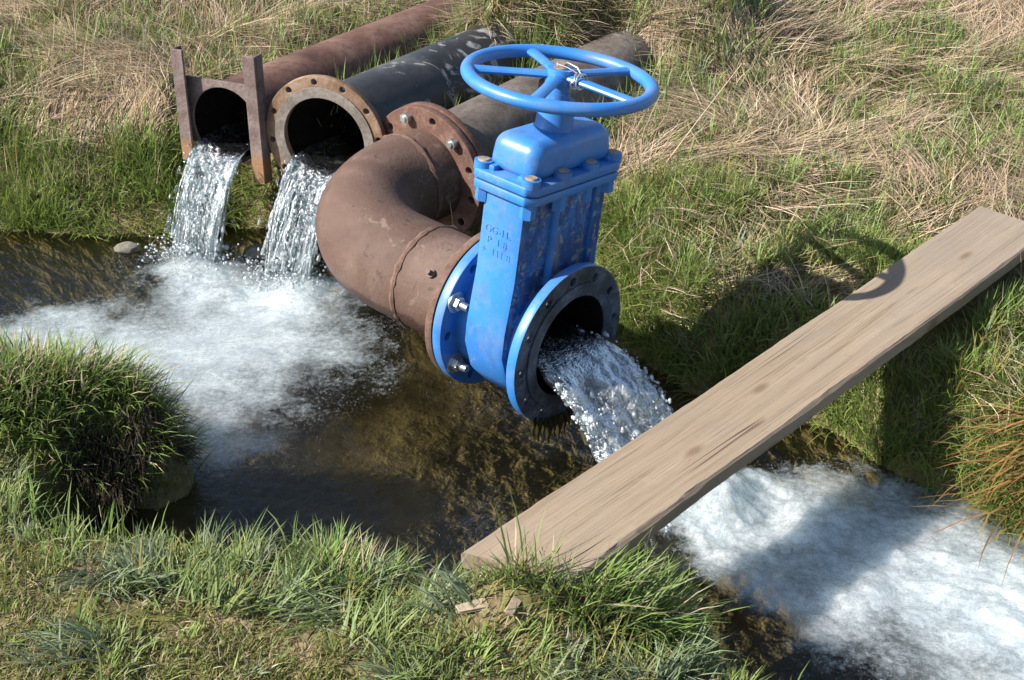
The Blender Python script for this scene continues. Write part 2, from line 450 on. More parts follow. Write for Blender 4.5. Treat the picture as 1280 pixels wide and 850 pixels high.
def water_mat():
    t = NT('stream_water'); v = t.coord()
    at = t.node('ShaderNodeAttribute', attribute_name='foam').outputs['Fac']
    cu_ = t.node('ShaderNodeCombineXYZ')
    for q_, nm in enumerate(('flow_u', 'flow_v')): t.l.new(t.node('ShaderNodeAttribute', attribute_name=nm).outputs['Fac'], cu_.inputs[q_])
    fl_ = cu_.outputs[0]
    n1 = t.noise(fl_, 13, 8, .66, .12); n2 = t.noise(v, 190, 3, .6); n3 = t.noise(fl_, 62, 6, .74, .15)
    mod = t.math('ADD', t.math('MULTIPLY', t.math('SUBTRACT', n1, .5), 1.05), t.math('MULTIPLY', t.math('SUBTRACT', n3, .5), 1.15))
    f = t.math('ADD', at, t.math('MULTIPLY', mod, t.ramp(at, [(0., .0), (.08, .55), (.8, .65), (1., .45)])))
    f = t.ramp(f, [(.21, .0), (.46, .38), (.76, .74), (1.05, .93)])
    sp = t.math('MULTIPLY', t.ramp(n2, [(.60, 0.), (.66, .8)]), t.ramp(at, [(.06, 0.), (.22, .55), (.8, .45)]))
    f = t.math('MAXIMUM', f, sp)
    h = t.math('ADD', t.math('MULTIPLY', t.noise(v, 22, 4, .6, .5), 1.0), t.math('MULTIPLY', t.math('MULTIPLY', n2, at), .7))
    h = t.math('ADD', h, t.math('MULTIPLY', t.math('MULTIPLY', t.noise(v, 300, 2, .6), at), .8))
    nb = t.bump(h, .45, .012)
    clear = t.node('ShaderNodeBsdfTransparent', i_Color=(.82, .81, .72, 1)).outputs[0]
    gl = t.node('ShaderNodeBsdfGlossy', i_Color=(1, 1, 1, 1), i_Roughness=.04, i_Normal=nb).outputs[0]
    fr = t.node('ShaderNodeFresnel', i_IOR=1.33, i_Normal=nb).outputs[0]
    wcol = t.ramp(t.math('ADD', t.math('MULTIPLY', n1, .40), t.math('ADD', t.math('MULTIPLY', n3, .35), t.math('MULTIPLY', n2, .25))), [(.36, (.225, .280, .305)), (.60, (.56, .62, .65))])
    pr = t.node('ShaderNodeBsdfPrincipled', i_Base_Color=wcol, i_Roughness=.25, i_Normal=t.bump(t.math('ADD', n3, n2), .8, .012))
    pr.inputs['Subsurface Weight'].default_value = 1.0; pr.inputs['Subsurface Radius'].default_value = (.8, 1.0, 1.1); pr.inputs['Subsurface Scale'].default_value = .20; pr.subsurface_method = 'BURLEY'
    pr.inputs['Specular IOR Level'].default_value = .3
    df = pr.outputs[0]
    body = t.mixs(f, clear, df)
    return t.done(t.mixs(t.math('MULTIPLY', fr, t.math('ADD', 1.0, t.math('MULTIPLY', at, .6)), clamp=True), body, gl))
M_water = water_mat()
wm = mesh_np('water', np.stack([WX, WY, WZ], -1).reshape(-1, 3), grid_faces(len(wx), len(wy)).ravel(),
             np.full((len(wx) - 1) * (len(wy) - 1), 4), attrs={'foam': FO.ravel(), 'flow_u': FU.ravel(), 'flow_v': FV.ravel()})
tag(obj('water', wm, M_water, None, smooth=False), kind='structure')

# ------------------------------------------------------------------ mesh helpers for pipework
def tube_path(pts, Ro, Ri, n=48, cap_start=True, cap_end=True):
    """sweep an annulus (outer Ro, inner Ri) along pts"""
    pts = [Vector(p) for p in pts]; m = len(pts)
    tang = [(pts[min(i + 1, m - 1)] - pts[max(i - 1, 0)]).normalized() for i in range(m)]
    x = Vector((0, 0, 1)).cross(tang[0]).normalized()
    bm = bmesh.new(); ro, ri = [], []
    for p, t in zip(pts, tang):
        x = (x - t * x.dot(t)).normalized(); y = t.cross(x)
        a = [bm.verts.new(p + (x * math.cos(k * 2 * PI / n) + y * math.sin(k * 2 * PI / n)) * Ro) for k in range(n)]
        ro.append(a)
        if Ri: ri.append([bm.verts.new(p + (x * math.cos(k * 2 * PI / n) + y * math.sin(k * 2 * PI / n)) * Ri) for k in range(n)])
    for i in range(m - 1):
        for k in range(n):
            k2 = (k + 1) % n
            bm.faces.new((ro[i][k], ro[i][k2], ro[i + 1][k2], ro[i + 1][k]))
            if Ri:
                f = bm.faces.new((ri[i][k2], ri[i][k], ri[i + 1][k], ri[i + 1][k2])); f.material_index = 1
    for cap, i in ((cap_start, 0), (cap_end, m - 1)):
        if Ri:
            for k in range(n):
                k2 = (k + 1) % n
                bm.faces.new((ro[i][k], ri[i][k], ri[i][k2], ro[i][k2]) if i == 0 else (ro[i][k], ro[i][k2], ri[i][k2], ri[i][k]))
        elif cap: bm.faces.new(ro[i])
    bmesh.ops.recalc_face_normals(bm, faces=bm.faces)
    return bm

def ring_weld(origin, z, R, r=.004, n=64):
    bm = bmesh.new(); M = frame(origin, z)
    rr = np.random.default_rng(3)
    rings = []
    for k in range(n):
        a = k * 2 * PI / n; q = r * (1 + .35 * rr.standard_normal()); q = max(q, r * .4)
        rings.append([bm.verts.new(M @ Vector(((R + q * math.cos(b)) * math.cos(a), (R + q * math.cos(b)) * math.sin(a), q * 1.6 * math.sin(b))))
                      for b in (0, PI / 3, 2 * PI / 3, PI, 4 * PI / 3, 5 * PI / 3)])
    for k in range(n):
        for j in range(6):
            bm.faces.new((rings[k][j], rings[(k + 1) % n][j], rings[(k + 1) % n][(j + 1) % 6], rings[k][(j + 1) % 6]))
    bmesh.ops.recalc_face_normals(bm, faces=bm.faces)
    return bm

def plate_mesh(loops, thick, bevel=.002):
    """closed 2-D outlines (first is the outside, the rest are holes) -> solid plate, z from 0 to thick"""
    cu = bpy.data.curves.new('plate', 'CURVE'); cu.dimensions = '2D'; cu.fill_mode = 'BOTH'
    cu.extrude = thick / 2 - bevel; cu.bevel_depth = bevel; cu.bevel_resolution = 1; cu.offset = -bevel
    for L in loops:
        s = cu.splines.new('POLY'); s.points.add(len(L) - 1)
        for p, (x, y) in zip(s.points, L): p.co = (x, y, 0, 1)
        s.use_cyclic_u = True
    o = bpy.data.objects.new('plate', cu); C.objects.link(o)
    dg = bpy.context.evaluated_depsgraph_get(); dg.update()
    me = bpy.data.meshes.new_from_object(o.evaluated_get(dg))
    bpy.data.objects.remove(o); bpy.data.curves.remove(cu)
    me.transform(Matrix.Translation((0, 0, thick / 2)))
    return me

def circ(r, n=64, c=(0, 0)):
    return [(c[0] + r * math.cos(k * 2 * PI / n), c[1] + r * math.sin(k * 2 * PI / n)) for k in range(n)]

def flange_mesh(R, Ri, thick, nh, rb, rh, phase=0):
    holes = [circ(rh, 14, (rb * math.cos(phase + k * 2 * PI / nh), rb * math.sin(phase + k * 2 * PI / nh))) for k in range(nh)]
    return plate_mesh([circ(R, 96), circ(Ri, 72)] + holes, thick, .0025)

def bm_cyl(bm, M, r, h, n=16, r2=None, bevel=0):
    """cylinder from z=0 to h in frame M"""
    r2 = r if r2 is None else r2
    g = bmesh.ops.create_cone(bm, cap_ends=True, segments=n, radius1=r, radius2=r2, depth=h, matrix=M @ Matrix.Translation((0, 0, h / 2)))
    return g['verts']

def bolt_bm(M, r=.013, head=.012, shank=.03, washer=True):
    """washer and hexagon nut sitting on the surface at M, threaded end standing out"""
    bm = bmesh.new()
    z = 0
    if washer: bm_cyl(bm, M, r * 1.75, .004, 24); z = .004
    bm_cyl(bm, M @ Matrix.Translation((0, 0, z)), r * 1.12, head, 6)
    bm_cyl(bm, M @ Matrix.Translation((0, 0, z + head)), r * .58, shank, 14)
    for k in range(int(shank / .004)):
        bm_cyl(bm, M @ Matrix.Translation((0, 0, z + head + k * .004)), r * .64, .0018, 14)
    return bm

def rbox(bm, M, sx, sy, sz, bev=.006, seg=2):
    g = bmesh.ops.create_cube(bm, size=1, matrix=Matrix.Identity(4))
    vs = g['verts']
    for v in vs: v.co = Vector((v.co.x * sx, v.co.y * sy, v.co.z * sz))
    if bev:
        es = list({e for v in vs for e in v.link_edges})
        r = bmesh.ops.bevel(bm, geom=es, offset=bev, segments=seg, affect='EDGES', profile=.5)
        vs = list({v for f in r['faces'] for v in f.verts} | {v for v in vs if v.is_valid})
    for v in vs: v.co = M @ v.co
    return vs

def prism(outline, z0, z1, bev=0, seg=2, taper=None):
    """outline in xy, extruded z0..z1; taper scales the top outline"""
    bm = bmesh.new()
    t = taper or (1, 1)
    a = [bm.verts.new((x, y, z0)) for x, y in outline]; b = [bm.verts.new((x * t[0], y * t[1], z1)) for x, y in outline]
    n = len(outline)
    bm.faces.new(a[::-1]); bm.faces.new(b)
    for k in range(n): bm.faces.new((a[k], a[(k + 1) % n], b[(k + 1) % n], b[k]))
    bmesh.ops.recalc_face_normals(bm, faces=bm.faces)
    if bev:
        es = [e for e in bm.edges if len(e.link_faces) == 2 and e.calc_face_angle(0) > .6]
        bmesh.ops.bevel(bm, geom=es, offset=bev, segments=seg, affect='EDGES', profile=.5)
    return bm

def mitre(bm, O, U, N, dist):
    """cut the start of a tube flush with the plate or flange in front of it"""
    P = O - N * dist
    al = min((v.co - O).dot(U) for v in bm.verts)
    for v in bm.verts:
        if (v.co - O).dot(U) < al + .02:
            v.co += U * ((P - v.co).dot(N) / U.dot(N))
    return bm

# ------------------------------------------------------------------ pipe with the square gate frame
p1 = thing('water_pipe', (O1.x, O1.y, O1.z - R1), 'red-brown rusty pipe with a square sluice frame at its mouth, leftmost of the three', 'pipe', 'pipes coming out of the bank')
N1 = Vector((-math.sin(math.radians(25)), -math.cos(math.radians(25)), .05)).normalized()
pts = [O1 + U1 * s for s in np.linspace(.016, 3.6, 40)]
obj('tube', mitre(tube_path(pts, R1, R1 - .008), O1, U1, N1, .001), [M_pipe1, M_hole], p1)
M1 = frame(O1, N1) @ Matrix.Rotation(math.radians(1.5), 4, 'Z')             # local z towards the viewer, y up, x along the plate
def arch(w, hb, r, n=28):
    return [(-r, -hb)] + [(r * math.cos(PI - k * PI / n), r * math.sin(PI - k * PI / n)) for k in range(n + 1)] + [(r, -hb)]
W1 = .134
outer = [(-W1, -.105), (-W1, .142), (W1, .142), (W1, -.105)]
ri = R1 - .012
a0 = math.asin(.105 / (ri + .012))
inner = [(ri * math.cos(t), ri * math.sin(t)) for t in np.linspace(-.6, PI + .6, 48)]
poly = [(-W1, inner[-1][1]), (-W1, .142), (W1, .142), (W1, inner[0][1])] + inner
obj('gate_plate', plate_mesh([poly], .010, .0015), M_gate, p1, M=M1)
for s in (-1, 1):
    bm = bmesh.new()
    # angle-iron guide: a front strip standing off the plate and a side web behind it
    zt, zb = (.235, -.125) if s < 0 else (.245, -.160)
    rbox(bm, M1 @ Matrix.Translation((s * (W1 - .002), (zt + zb) / 2, .040)), .044, zt - zb, .009, .002, 1)
    rbox(bm, M1 @ Matrix.Translation((s * (W1 + .0145), (zt + zb) / 2, .017)), .009, zt - zb, .036, .002, 1)
    obj('guide_post', bm, [M_gate], p1)

# ------------------------------------------------------------------ black pipe with open flange
p2 = thing('water_pipe', (O2.x, O2.y, O2.z - R2), 'black pipe with pale scuffs and an open rusty bolt-hole flange, middle of the three', 'pipe', 'pipes coming out of the bank')
pts = [O2 + U2 * s for s in np.linspace(.02, .95, 24)]
N2 = Vector((-math.sin(math.radians(20)), -math.cos(math.radians(20)), .02)).normalized()
M2 = frame(O2, N2)
obj('tube', mitre(tube_path(pts, R2, R2 - .010), O2, U2, N2, .001), [M_pipe2, M_hole], p2)
obj('flange', flange_mesh(.199, R2 - .006, .022, 12, .181, .0095, .13), M_flange, p2, M=M2)
obj('raised_face', plate_mesh([circ(.166, 72), circ(R2 - .008, 64)], .005, .001), M_greyface, p2, M=M2 @ Matrix.Translation((0, 0, .0215)))

# ------------------------------------------------------------------ grey pipe feeding the elbow
p3 = thing('water_pipe', (Q3.x, Q3.y, Q3.z - RT), 'grey-brown pipe running back into the grass behind the handwheel, feeding the elbow', 'pipe', 'pipes coming out of the bank')
pts = [Q3 + N3 * s for s in np.linspace(.028, 1.6, 24)]
obj('tube', tube_path(pts, RT, RT - .008), [M_pipe3, M_inner], p3)
M3 = frame(Q3 + N3 * .004, N3)
obj('flange', flange_mesh(FR, RT - .01, .024, 12, .178, .0115, .2), M_flange3, p3, M=M3)

# ------------------------------------------------------------------ elbow
el = thing('pipe_elbow', (K3.x, K3.y, 0), 'thick rusty brown pipe bend between the grey pipe and the blue valve', 'pipe bend')
RB = .31
turn = math.acos(max(-1, min(1, (-U3).dot(DV))))
tl = RB * math.tan(turn / 2)
TA = K3 + U3 * tl; TB = K3 + DV * tl
cdir = (U3 + DV).normalized(); Cc = K3 + cdir * math.sqrt(tl * tl + RB * RB)
va = (TA - Cc).normalized(); vb = (TB - Cc).normalized()
arcp = []
for k in range(29):
    a = k / 28
    w = va.slerp(vb, a)
    arcp.append(Cc + w * RB)
pts = [Q3 - U3 * .006, (Q3 * .5 + TA * .5)] + arcp + [TB * .5 + P1 * .5, P1 - DV * .030]
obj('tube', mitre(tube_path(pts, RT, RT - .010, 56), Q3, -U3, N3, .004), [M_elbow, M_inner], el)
obj('flange', flange_mesh(FR, RT - .012, .024, 12, .178, .0115, .2), M_flange3, el, M=frame(Q3 - N3 * .024, N3))
obj('flange', flange_mesh(FR * .985, RT - .012, .022, 12, .178, .0115, .12), M_rustdark, el, M=frame(P1 - DV * .029, DV))
for c, z in ((TA + U3 * .01, U3), (P1 - DV * .205, DV)): obj('weld_seam', ring_weld(c, z, RT, .0048), M_rustdark, el)
M3b = frame(Q3 - N3 * .0245, -N3)
for k in range(12):
    a = PI - .2 - k * 2 * PI / 12
    q = Vector((.178 * math.cos(a), .178 * math.sin(a), 0))
    w = M3b @ q
    if k in (2, 4): obj('bolt', bolt_bm(M3b @ Matrix.Translation(q), .015, .020, .006, False), M_steel, el)
# small welded stud on the stub
sp = P1 - DV * .10 - NV * (RT * .80) + UP * (RT * .58)
nn = (-NV * .80 + UP * .58).normalized()
bm = bmesh.new(); bm_cyl(bm, frame(sp - nn * .003, nn), .012, .012, 16); bm_cyl(bm, frame(sp + nn * .008, nn), .007, .014, 12)
obj('stud', bm, M_gate, el)

# ------------------------------------------------------------------ gate valve
VB = F0 - DV * .134                       # middle of the valve on the pipe axis
MV = Matrix((DV, NV, UP)).transposed().to_4x4(); MV.translation = VB   # local x along the pipe, y across, z up
gv = thing('gate_valve', (VB.x, VB.y, VB.z - FR), 'blue cast-iron gate valve with a round handwheel, pouring water from its open flange', 'valve')
# body: outline across (y) and up (z), extruded along the pipe
def V2(p): return p
prof = [(-.156, .405), (-.158, .18), (-.172, .05), (-.172, -.015), (-.140, -.095), (-.085, -.150), (0, -.166), (.085, -.150), (.140, -.095), (.176, -.015), (.176, .05), (.168, .18), (.166, .405)]
PX = Matrix(((0, 0, 1, 0), (1, 0, 0, 0), (0, 1, 0, 0), (0, 0, 0, 1)))     # (a,b,c) -> x=c, y=a, z=b
T = Matrix.Translation
pm = plate_mesh([prof, circ(.133, 56)], .128, .014)
pm.transform(PX @ T((0, 0, -.064)))
bm = bmesh.new(); bm.from_mesh(pm)
# raised centre column and side ribs on both pipe faces, and the round necks
for sx in (-1, 1):
    rbox(bm, T((sx * .066, .010, .275)), .036, .120, .26, .014, 3)
    rbox(bm, T((sx * .064, .118, .27)), .022, .024, .27, .008, 2)
    nk = tube_path([Vector((sx * a, 0, 0)) for a in (.052, .085, .116)], .152, .1338, 56)
    tmp = bpy.data.meshes.new('neck_ring'); nk.to_mesh(tmp); nk.free(); bm.from_mesh(tmp); bpy.data.meshes.remove(tmp)
for f in bm.faces: f.material_index = 0
bd = obj('body', bm, [M_blue, M_blue_shade_worn], gv, M=MV)
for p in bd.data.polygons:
    if p.normal.dot(DV) > .75: p.material_index = 1  # faces turned from the sun: weathered paint with shade in its colour
# pipe bore lining
bm = tube_path([Vector((x, 0, 0)) for x in (-.13, 0, .1335)], .1345, .128, 56)
obj('bore', bm, [M_hole, M_hole], gv, M=MV)
# flanges
def paint_faces(me):
    pass
FM = flange_mesh(FR, .134, .027, 12, .178, .0115, .12)
fo = obj('flange', FM, [M_blue, M_black], gv, M=MV @ T((.107, 0, 0)) @ Matrix.Rotation(PI / 2, 4, 'Y'))
for p in fo.data.polygons:
    if p.normal.dot(DV) > .8: p.material_index = 1
for p in fo.data.polygons:
    q = MV.inverted() @ (p.center + root_loc(gv)); rr_ = math.hypot(q.y, q.z)
    if .16 < rr_ < .1945: p.material_index = 1
rf = plate_mesh([circ(.164, 80), circ(.1325, 64)], .005, .0012)
obj('raised_face', rf, M_black, gv, M=MV @ T((.1345, 0, 0)) @ Matrix.Rotation(PI / 2, 4, 'Y'))
FM = flange_mesh(FR, .134, .027, 12, .178, .0115, .12)
obj('flange', FM, M_blue, gv, M=MV @ T((-.134, 0, 0)) @ Matrix.Rotation(PI / 2, 4, 'Y'))
obj('gasket', plate_mesh([circ(FR * .96, 80), circ(.14, 48)], .007, .001), M_gasket, gv, M=MV @ T((-.1412, 0, 0)) @ Matrix.Rotation(PI / 2, 4, 'Y'))
MRF = MV @ T((-.107, 0, 0)) @ Matrix.Rotation(PI / 2, 4, 'Y')
for k in range(12):
    a = .12 + k * 2 * PI / 12
    q = Vector((.178 * math.cos(a), .178 * math.sin(a), 0))
    if k % 2 == 0:
        obj('bolt', bolt_bm(MRF @ T(q), .0160, .015, .024, True), M_steel, gv)
# joint plates
def oct_outline(a, b, c):
    return [(-a + c, -b), (a - c, -b), (a, -b + c * 1.3), (a, b - c * 1.3), (a - c, b), (-a + c, b), (-a, b - c * 1.3), (-a, -b + c * 1.3)]
obj('body_rim', prism(oct_outline(.096, .178, .020), .388, .4095, .004, 2), M_blue, gv, M=MV)
obj('cover_rim', prism(oct_outline(.098, .180, .020), .4125, .436, .005, 2), M_blue, gv, M=MV)
obj('gasket', prism(oct_outline(.092, .174, .020), .408, .414, 0), M_gasket, gv, M=MV)
# bonnet: rounded box with sloping sides and the cylindrical neck
bm = prism([(-.076, -.150), (.076, -.150), (.076, .160), (-.076, .160)], .430, .524, .034, 6, (.91, .93))
obj('bonnet', bm, M_blue, gv, M=MV)
bm = bmesh.new(); bm_cyl(bm, T((0, 0, .490)), .047, .100, 40, .042)
bm_cyl(bm, T((0, 0, .588)), .028, .022, 24)
obj('neck', bm, M_blue, gv, M=MV)
bm = bmesh.new(); bm_cyl(bm, T((0, 0, .60)), .016, .060, 20)
rbox(bm, T((-.030, -.012, .617)), .030, .024, .030, .004, 1)
obj('stem', bm, M_rustdark, gv, M=MV)
# cast pads and recessed bolts round the cover
spots = [(.072, -.155), (.079, -.050), (.079, .055), (.072, .156), (-.072, -.155), (-.079, -.050), (-.079, .055), (-.072, .156)]
for x, y in spots:
    bm = bmesh.new()
    bm_cyl(bm, T((x, y, .430)), .0225, .021, 28)
    rbox(bm, T((x * .80, y * .93, .440)), .046, .034, .016, .004, 2)
    b = obj('bolt_boss', bm, M_blue, gv, M=MV)
    bm = bmesh.new(); bm_cyl(bm, T((x, y, .4505)), .0155, .0045, 20, .013)
    obj('bolt', bm, M_plug, b, M=MV)
    bm = bmesh.new(); bm_cyl(bm, T((x * .95, y * .96, .352)), .019, .037, 6)
    obj('bolt_boss', bm, M_blue, gv, M=MV)
# cast lettering on the side facing left
def text_mesh(body, size, ext):
    cu = bpy.data.curves.new('lettering', 'FONT'); cu.body = body; cu.size = size; cu.extrude = ext; cu.align_x = 'CENTER'
    cu.space_line = 1.05; cu.offset = -.0003
    o = bpy.data.objects.new('lettering', cu); C.objects.link(o)
    dg = bpy.context.evaluated_depsgraph_get(); dg.update()
    me = bpy.data.meshes.new_from_object(o.evaluated_get(dg))
    bpy.data.objects.remove(o); bpy.data.curves.remove(cu)
    return me
ML = MV @ Matrix(((1, 0, 0, -.004), (0, 0, -1, -.1574), (0, 1, 0, .285), (0, 0, 0, 1)))
obj('cast_lettering', text_mesh('GG-11.\nP  1 8\n+  111 8', .0265, .0012), M_blue, gv, smooth=False, M=ML)
# handwheel
HW = .640
hw = obj('handwheel', (lambda: (lambda bm: bm)(bmesh.new()))(), M_blueclean, gv) if False else None
def torus_bm(R, r, rz, n=96, m=20):
    bm = bmesh.new(); R_ = []
    for k in range(n):
        a = k * 2 * PI / n
        R_.append([bm.verts.new(((R + r * math.cos(b)) * math.cos(a), (R + r * math.cos(b)) * math.sin(a), rz * math.sin(b))) for b in [j * 2 * PI / m for j in range(m)]])
    for k in range(n):
        for j in range(m): bm.faces.new((R_[k][j], R_[(k + 1) % n][j], R_[(k + 1) % n][(j + 1) % m], R_[k][(j + 1) % m]))
    bmesh.ops.recalc_face_normals(bm, faces=bm.faces)
    return bm
RW = .231
MW = MV @ T((0, 0, HW))
rim = obj('handwheel', torus_bm(RW - .0165, .0165, .0155), M_blueclean, gv, M=MW)
bm = bmesh.new(); bm_cyl(bm, T((0, 0, -.008)), .036, .034, 36, .031); bm_cyl(bm, T((0, 0, -.03)), .026, .026, 30)
obj('hub', bm, M_blueclean, rim, M=MW)
SPH = math.radians(4)
for k in range(5):
    a = SPH + k * 2 * PI / 5
    bm = bmesh.new()
    segs = 9; rings = []
    for i in range(segs):
        t = i / (segs - 1); r = .018 + t * (RW - .0165 - .014)
        w = .0180 - .0035 * math.sin(t * PI) + (.004 if t > .9 else 0); h = .0095 - .001 * math.sin(t * PI)
        z = .009 * (1 - t) ** 1.0
        rings.append([bm.verts.new((r, w * math.cos(b), z + h * math.sin(b))) for b in [j * PI / 6 for j in range(12)]])
    for i in range(segs - 1):
        for j in range(12): bm.faces.new((rings[i][j], rings[i + 1][j], rings[i + 1][(j + 1) % 12], rings[i][(j + 1) % 12]))
    bm.faces.new(rings[0]); bm.faces.new(rings[-1])
    bmesh.ops.recalc_face_normals(bm, faces=bm.faces)
    obj('spoke', bm, M_blueclean, rim, M=MW @ Matrix.Rotation(a, 4, 'Z'))
bm = bmesh.new(); bm_cyl(bm, T((0, 0, .026)), .013, .012, 6); bm_cyl(bm, T((0, 0, .026)), .018, .003, 20)
obj('hub_bolt', bm, M_plug, rim, M=MW)

def tube_np(bm, pts, r, n=8, r_end=None):
    pts = [Vector(p) for p in pts]; m = len(pts); x = None; prev = None
    for i, p in enumerate(pts):
        t = (pts[min(i + 1, m - 1)] - pts[max(i - 1, 0)]).normalized()
        if x is None:
            x = t.orthogonal().normalized()
        x = (x - t * x.dot(t)).normalized(); y = t.cross(x)
        rr = r if r_end is None else r + (r_end - r) * i / (m - 1)
        cur = [bm.verts.new(p + (x * math.cos(k * 2 * PI / n) + y * math.sin(k * 2 * PI / n)) * rr) for k in range(n)]
        if prev:
            for k in range(n): bm.faces.new((prev[k], prev[(k + 1) % n], cur[(k + 1) % n], cur[k]))
        else: bm.faces.new(cur[::-1])
        prev = cur
    bm.faces.new(prev)
# twist of wire tied round hub and spoke
bm = bmesh.new()
cx, cy = .040 * math.cos(SPH), .040 * math.sin(SPH)
loop = [(.046 + .004 * math.sin(3 * t), .021 * math.cos(t), .006 + .016 * math.sin(t)) for t in np.linspace(0, 2 * PI * 2.1, 60)]
tube_np(bm, loop, .0022)
loop = [(.054 + .006 * t / 6, .019 * math.cos(t + 1), .008 + .018 * math.sin(t + 1)) for t in np.linspace(0, 2 * PI * 1.2, 40)]
tube_np(bm, loop, .0022)
tube_np(bm, [(.05, .01, .02), (.03, .022, .030), (.0, .020, .036), (-.015, .004, .037), (-.005, -.012, .036), (.02, -.008, .034), (.045, -.002, .026)], .0017)
obj('tie_wire', bm, M_steel, rim, M=MW @ Matrix.Rotation(SPH, 4, 'Z'))
# slime hanging from the front flange
for k, (yy, ln, rr) in enumerate([(-.100, .060, .009), (-.078, .072, .011), (-.055, .060, .010), (-.034, .085, .013), (-.012, .070, .010), (.008, .088, .012), (.030, .080, .010), (.050, .070, .010), (.068, .055, .008)]):
    x = .128; z = -math.sqrt(FR ** 2 - yy ** 2) + .01
    a = MV @ Vector((x, yy, z))
    bm = bmesh.new(); tube_np(bm, [a, a + Vector((.002, 0, -ln * .4)), a + Vector((-.002, .001, -ln * .75)), a + Vector((0, 0, -ln))], rr, 8, .0015)
    obj('algae_strand', bm, M_algae, gv)

# ------------------------------------------------------------------ plank
def plank_mat():
    t = NT('weathered_plank'); v = t.coord((1.0, 22, 16)); v2 = t.coord((4, 150, 60)); vo = t.coord()
    g = t.noise(v, 1.0, 6, .6, .7); f = t.noise(v2, 1.0, 4, .65, .2); b = t.noise(vo, 5, 6, .62, .4); sp = t.noise(vo, 70, 4, .6)
    col = t.ramp(g, [(.25, (.178, .135, .092)), (.5, (.235, .182, .128)), (.75, (.285, .228, .168))])
    col = t.mixc(t.ramp(f, [(.32, .75), (.46, 0.)]), col, (.13, .092, .062))
    col = t.mixc(t.ramp(b, [(.48, 0.), (.68, .55)]), col, (.215, .172, .135))
    col = t.mixc(t.ramp(b, [(.30, .5), (.42, 0.)]), col, (.315, .245, .182))
    col = t.mixc(t.ramp(sp, [(.62, 0.), (.72, .6)]), col, (.20, .14, .10))
    cr = t.noise(t.coord((.55, 30, 20)), 1.0, 2, .4, .12)
    crk = t.ramp(cr, [(.488, 0.), (.497, 1.), (.503, 1.), (.512, 0.)])
    gate = t.ramp(t.noise(t.coord((1.6, 5, 4)), 1.0, 3), [(.53, 0.), (.60, 1.)])
    crk = t.math('MULTIPLY', crk, gate)
    col = t.mixc(t.math('MULTIPLY', crk, .85), col, (.06, .036, .024))
    x_ = t.node('ShaderNodeSeparateXYZ', i_0=t.coord()).outputs[0]
    far_ = t.math('MULTIPLY', t.ramp(t.math('ADD', t.math('MULTIPLY', x_, .5), t.math('MULTIPLY', t.math('SUBTRACT', b, .5), .5)), [(.55, 0.), (.98, .6)]), 1.0)
    col = t.mixc(far_, col, (.205, .172, .142))
    mud = t.noise(vo, 2.6, 5, .65, .8)
    col = t.mixc(t.ramp(mud, [(.56, 0.), (.68, .5)]), col, (.20, .155, .115))
    ws = t.noise(t.coord((5, 60, 30)), 1.0, 3, .6, .4)
    col = t.mixc(t.ramp(ws, [(.66, 0.), (.74, .7)]), col, (.13, .088, .06))
    kn = t.node('ShaderNodeTexVoronoi', i_Vector=t.coord((3.4, 9.0, 3)), i_Scale=1.0, i_Randomness=1.0).outputs['Distance']
    col = t.mixc(t.ramp(kn, [(.045, .75), (.085, .35), (.13, 0.)]), col, (.13, .082, .052))
    h = t.math('SUBTRACT', t.math('ADD', t.math('MULTIPLY', g, .7), t.math('MULTIPLY', f, .9)), t.math('MULTIPLY', crk, 1.4))
    return t.done(t.pbr(col, .88, .15, t.bump(h, .5, .006)))
M_plank = plank_mat()
PE = Vector((.7071, .7071, .042)).normalized(); PS = Vector((.7071, -.7071, 0)); PZ = PS.cross(PE).normalized()
PL, PW, PT = 1.96, .212, .040
PO = Vector((-.097, 2.168, .318)) - PE * .005        # near end, left edge, top surface
nl, nw = 160, 24
bm = bmesh.new()
t_ = np.linspace(0, 1, nl)
eL = .004 * fbm(t_ * 9, t_ * 0, seed=91) + .0015 * fbm(t_ * 60, t_ * 0, seed=92)
eR = .005 * fbm(t_ * 8, t_ * 0 + 4, seed=93) + .002 * fbm(t_ * 55, t_ * 0 + 4, seed=94)
sag = -.006 * np.sin(t_ * PI)
chip = .010 * np.clip(fbm(t_ * 14, t_ * 0 + 9, seed=95) - .15, 0, 1)
rings = []
bev = .005
for i in range(nl):
    w0, w1 = eL[i], PW + eR[i]
    prof_ = [(w0 + bev, 0)] + [(w0 + (w1 - w0) * k / (nw - 1), .0012 * float(vnoise(np.array(i * .03), np.array(k * 1.7), seed=5))) for k in range(1, nw - 1)] \
        + [(w1 - bev - chip[i], 0), (w1, -bev - chip[i]), (w1, -PT * .6), (w1 - .003, -PT), (w0 + .003, -PT), (w0, -PT * .6), (w0, -bev)]
    rings.append([bm.verts.new((t_[i] * PL + .085 * a / PW * max(0, 1 - t_[i] * 2), a, b + sag[i])) for a, b in prof_])
m_ = len(rings[0])
for i in range(nl - 1):
    for k in range(m_): bm.faces.new((rings[i][k], rings[i + 1][k], rings[i + 1][(k + 1) % m_], rings[i][(k + 1) % m_]))
bm.faces.new(rings[0]); bm.faces.new(rings[-1][::-1])
bmesh.ops.recalc_face_normals(bm, faces=bm.faces)
MP = Matrix((PE, PS, PZ)).transposed().to_4x4(); MP.translation = PO
me = bpy.data.meshes.new('wooden_plank'); bm.to_mesh(me); bm.free()
pk = obj('wooden_plank', me, M_plank, None, angle=30)
pk.matrix_world = MP
tag(pk, 'weathered wooden plank laid as a footbridge across the stream', 'plank')

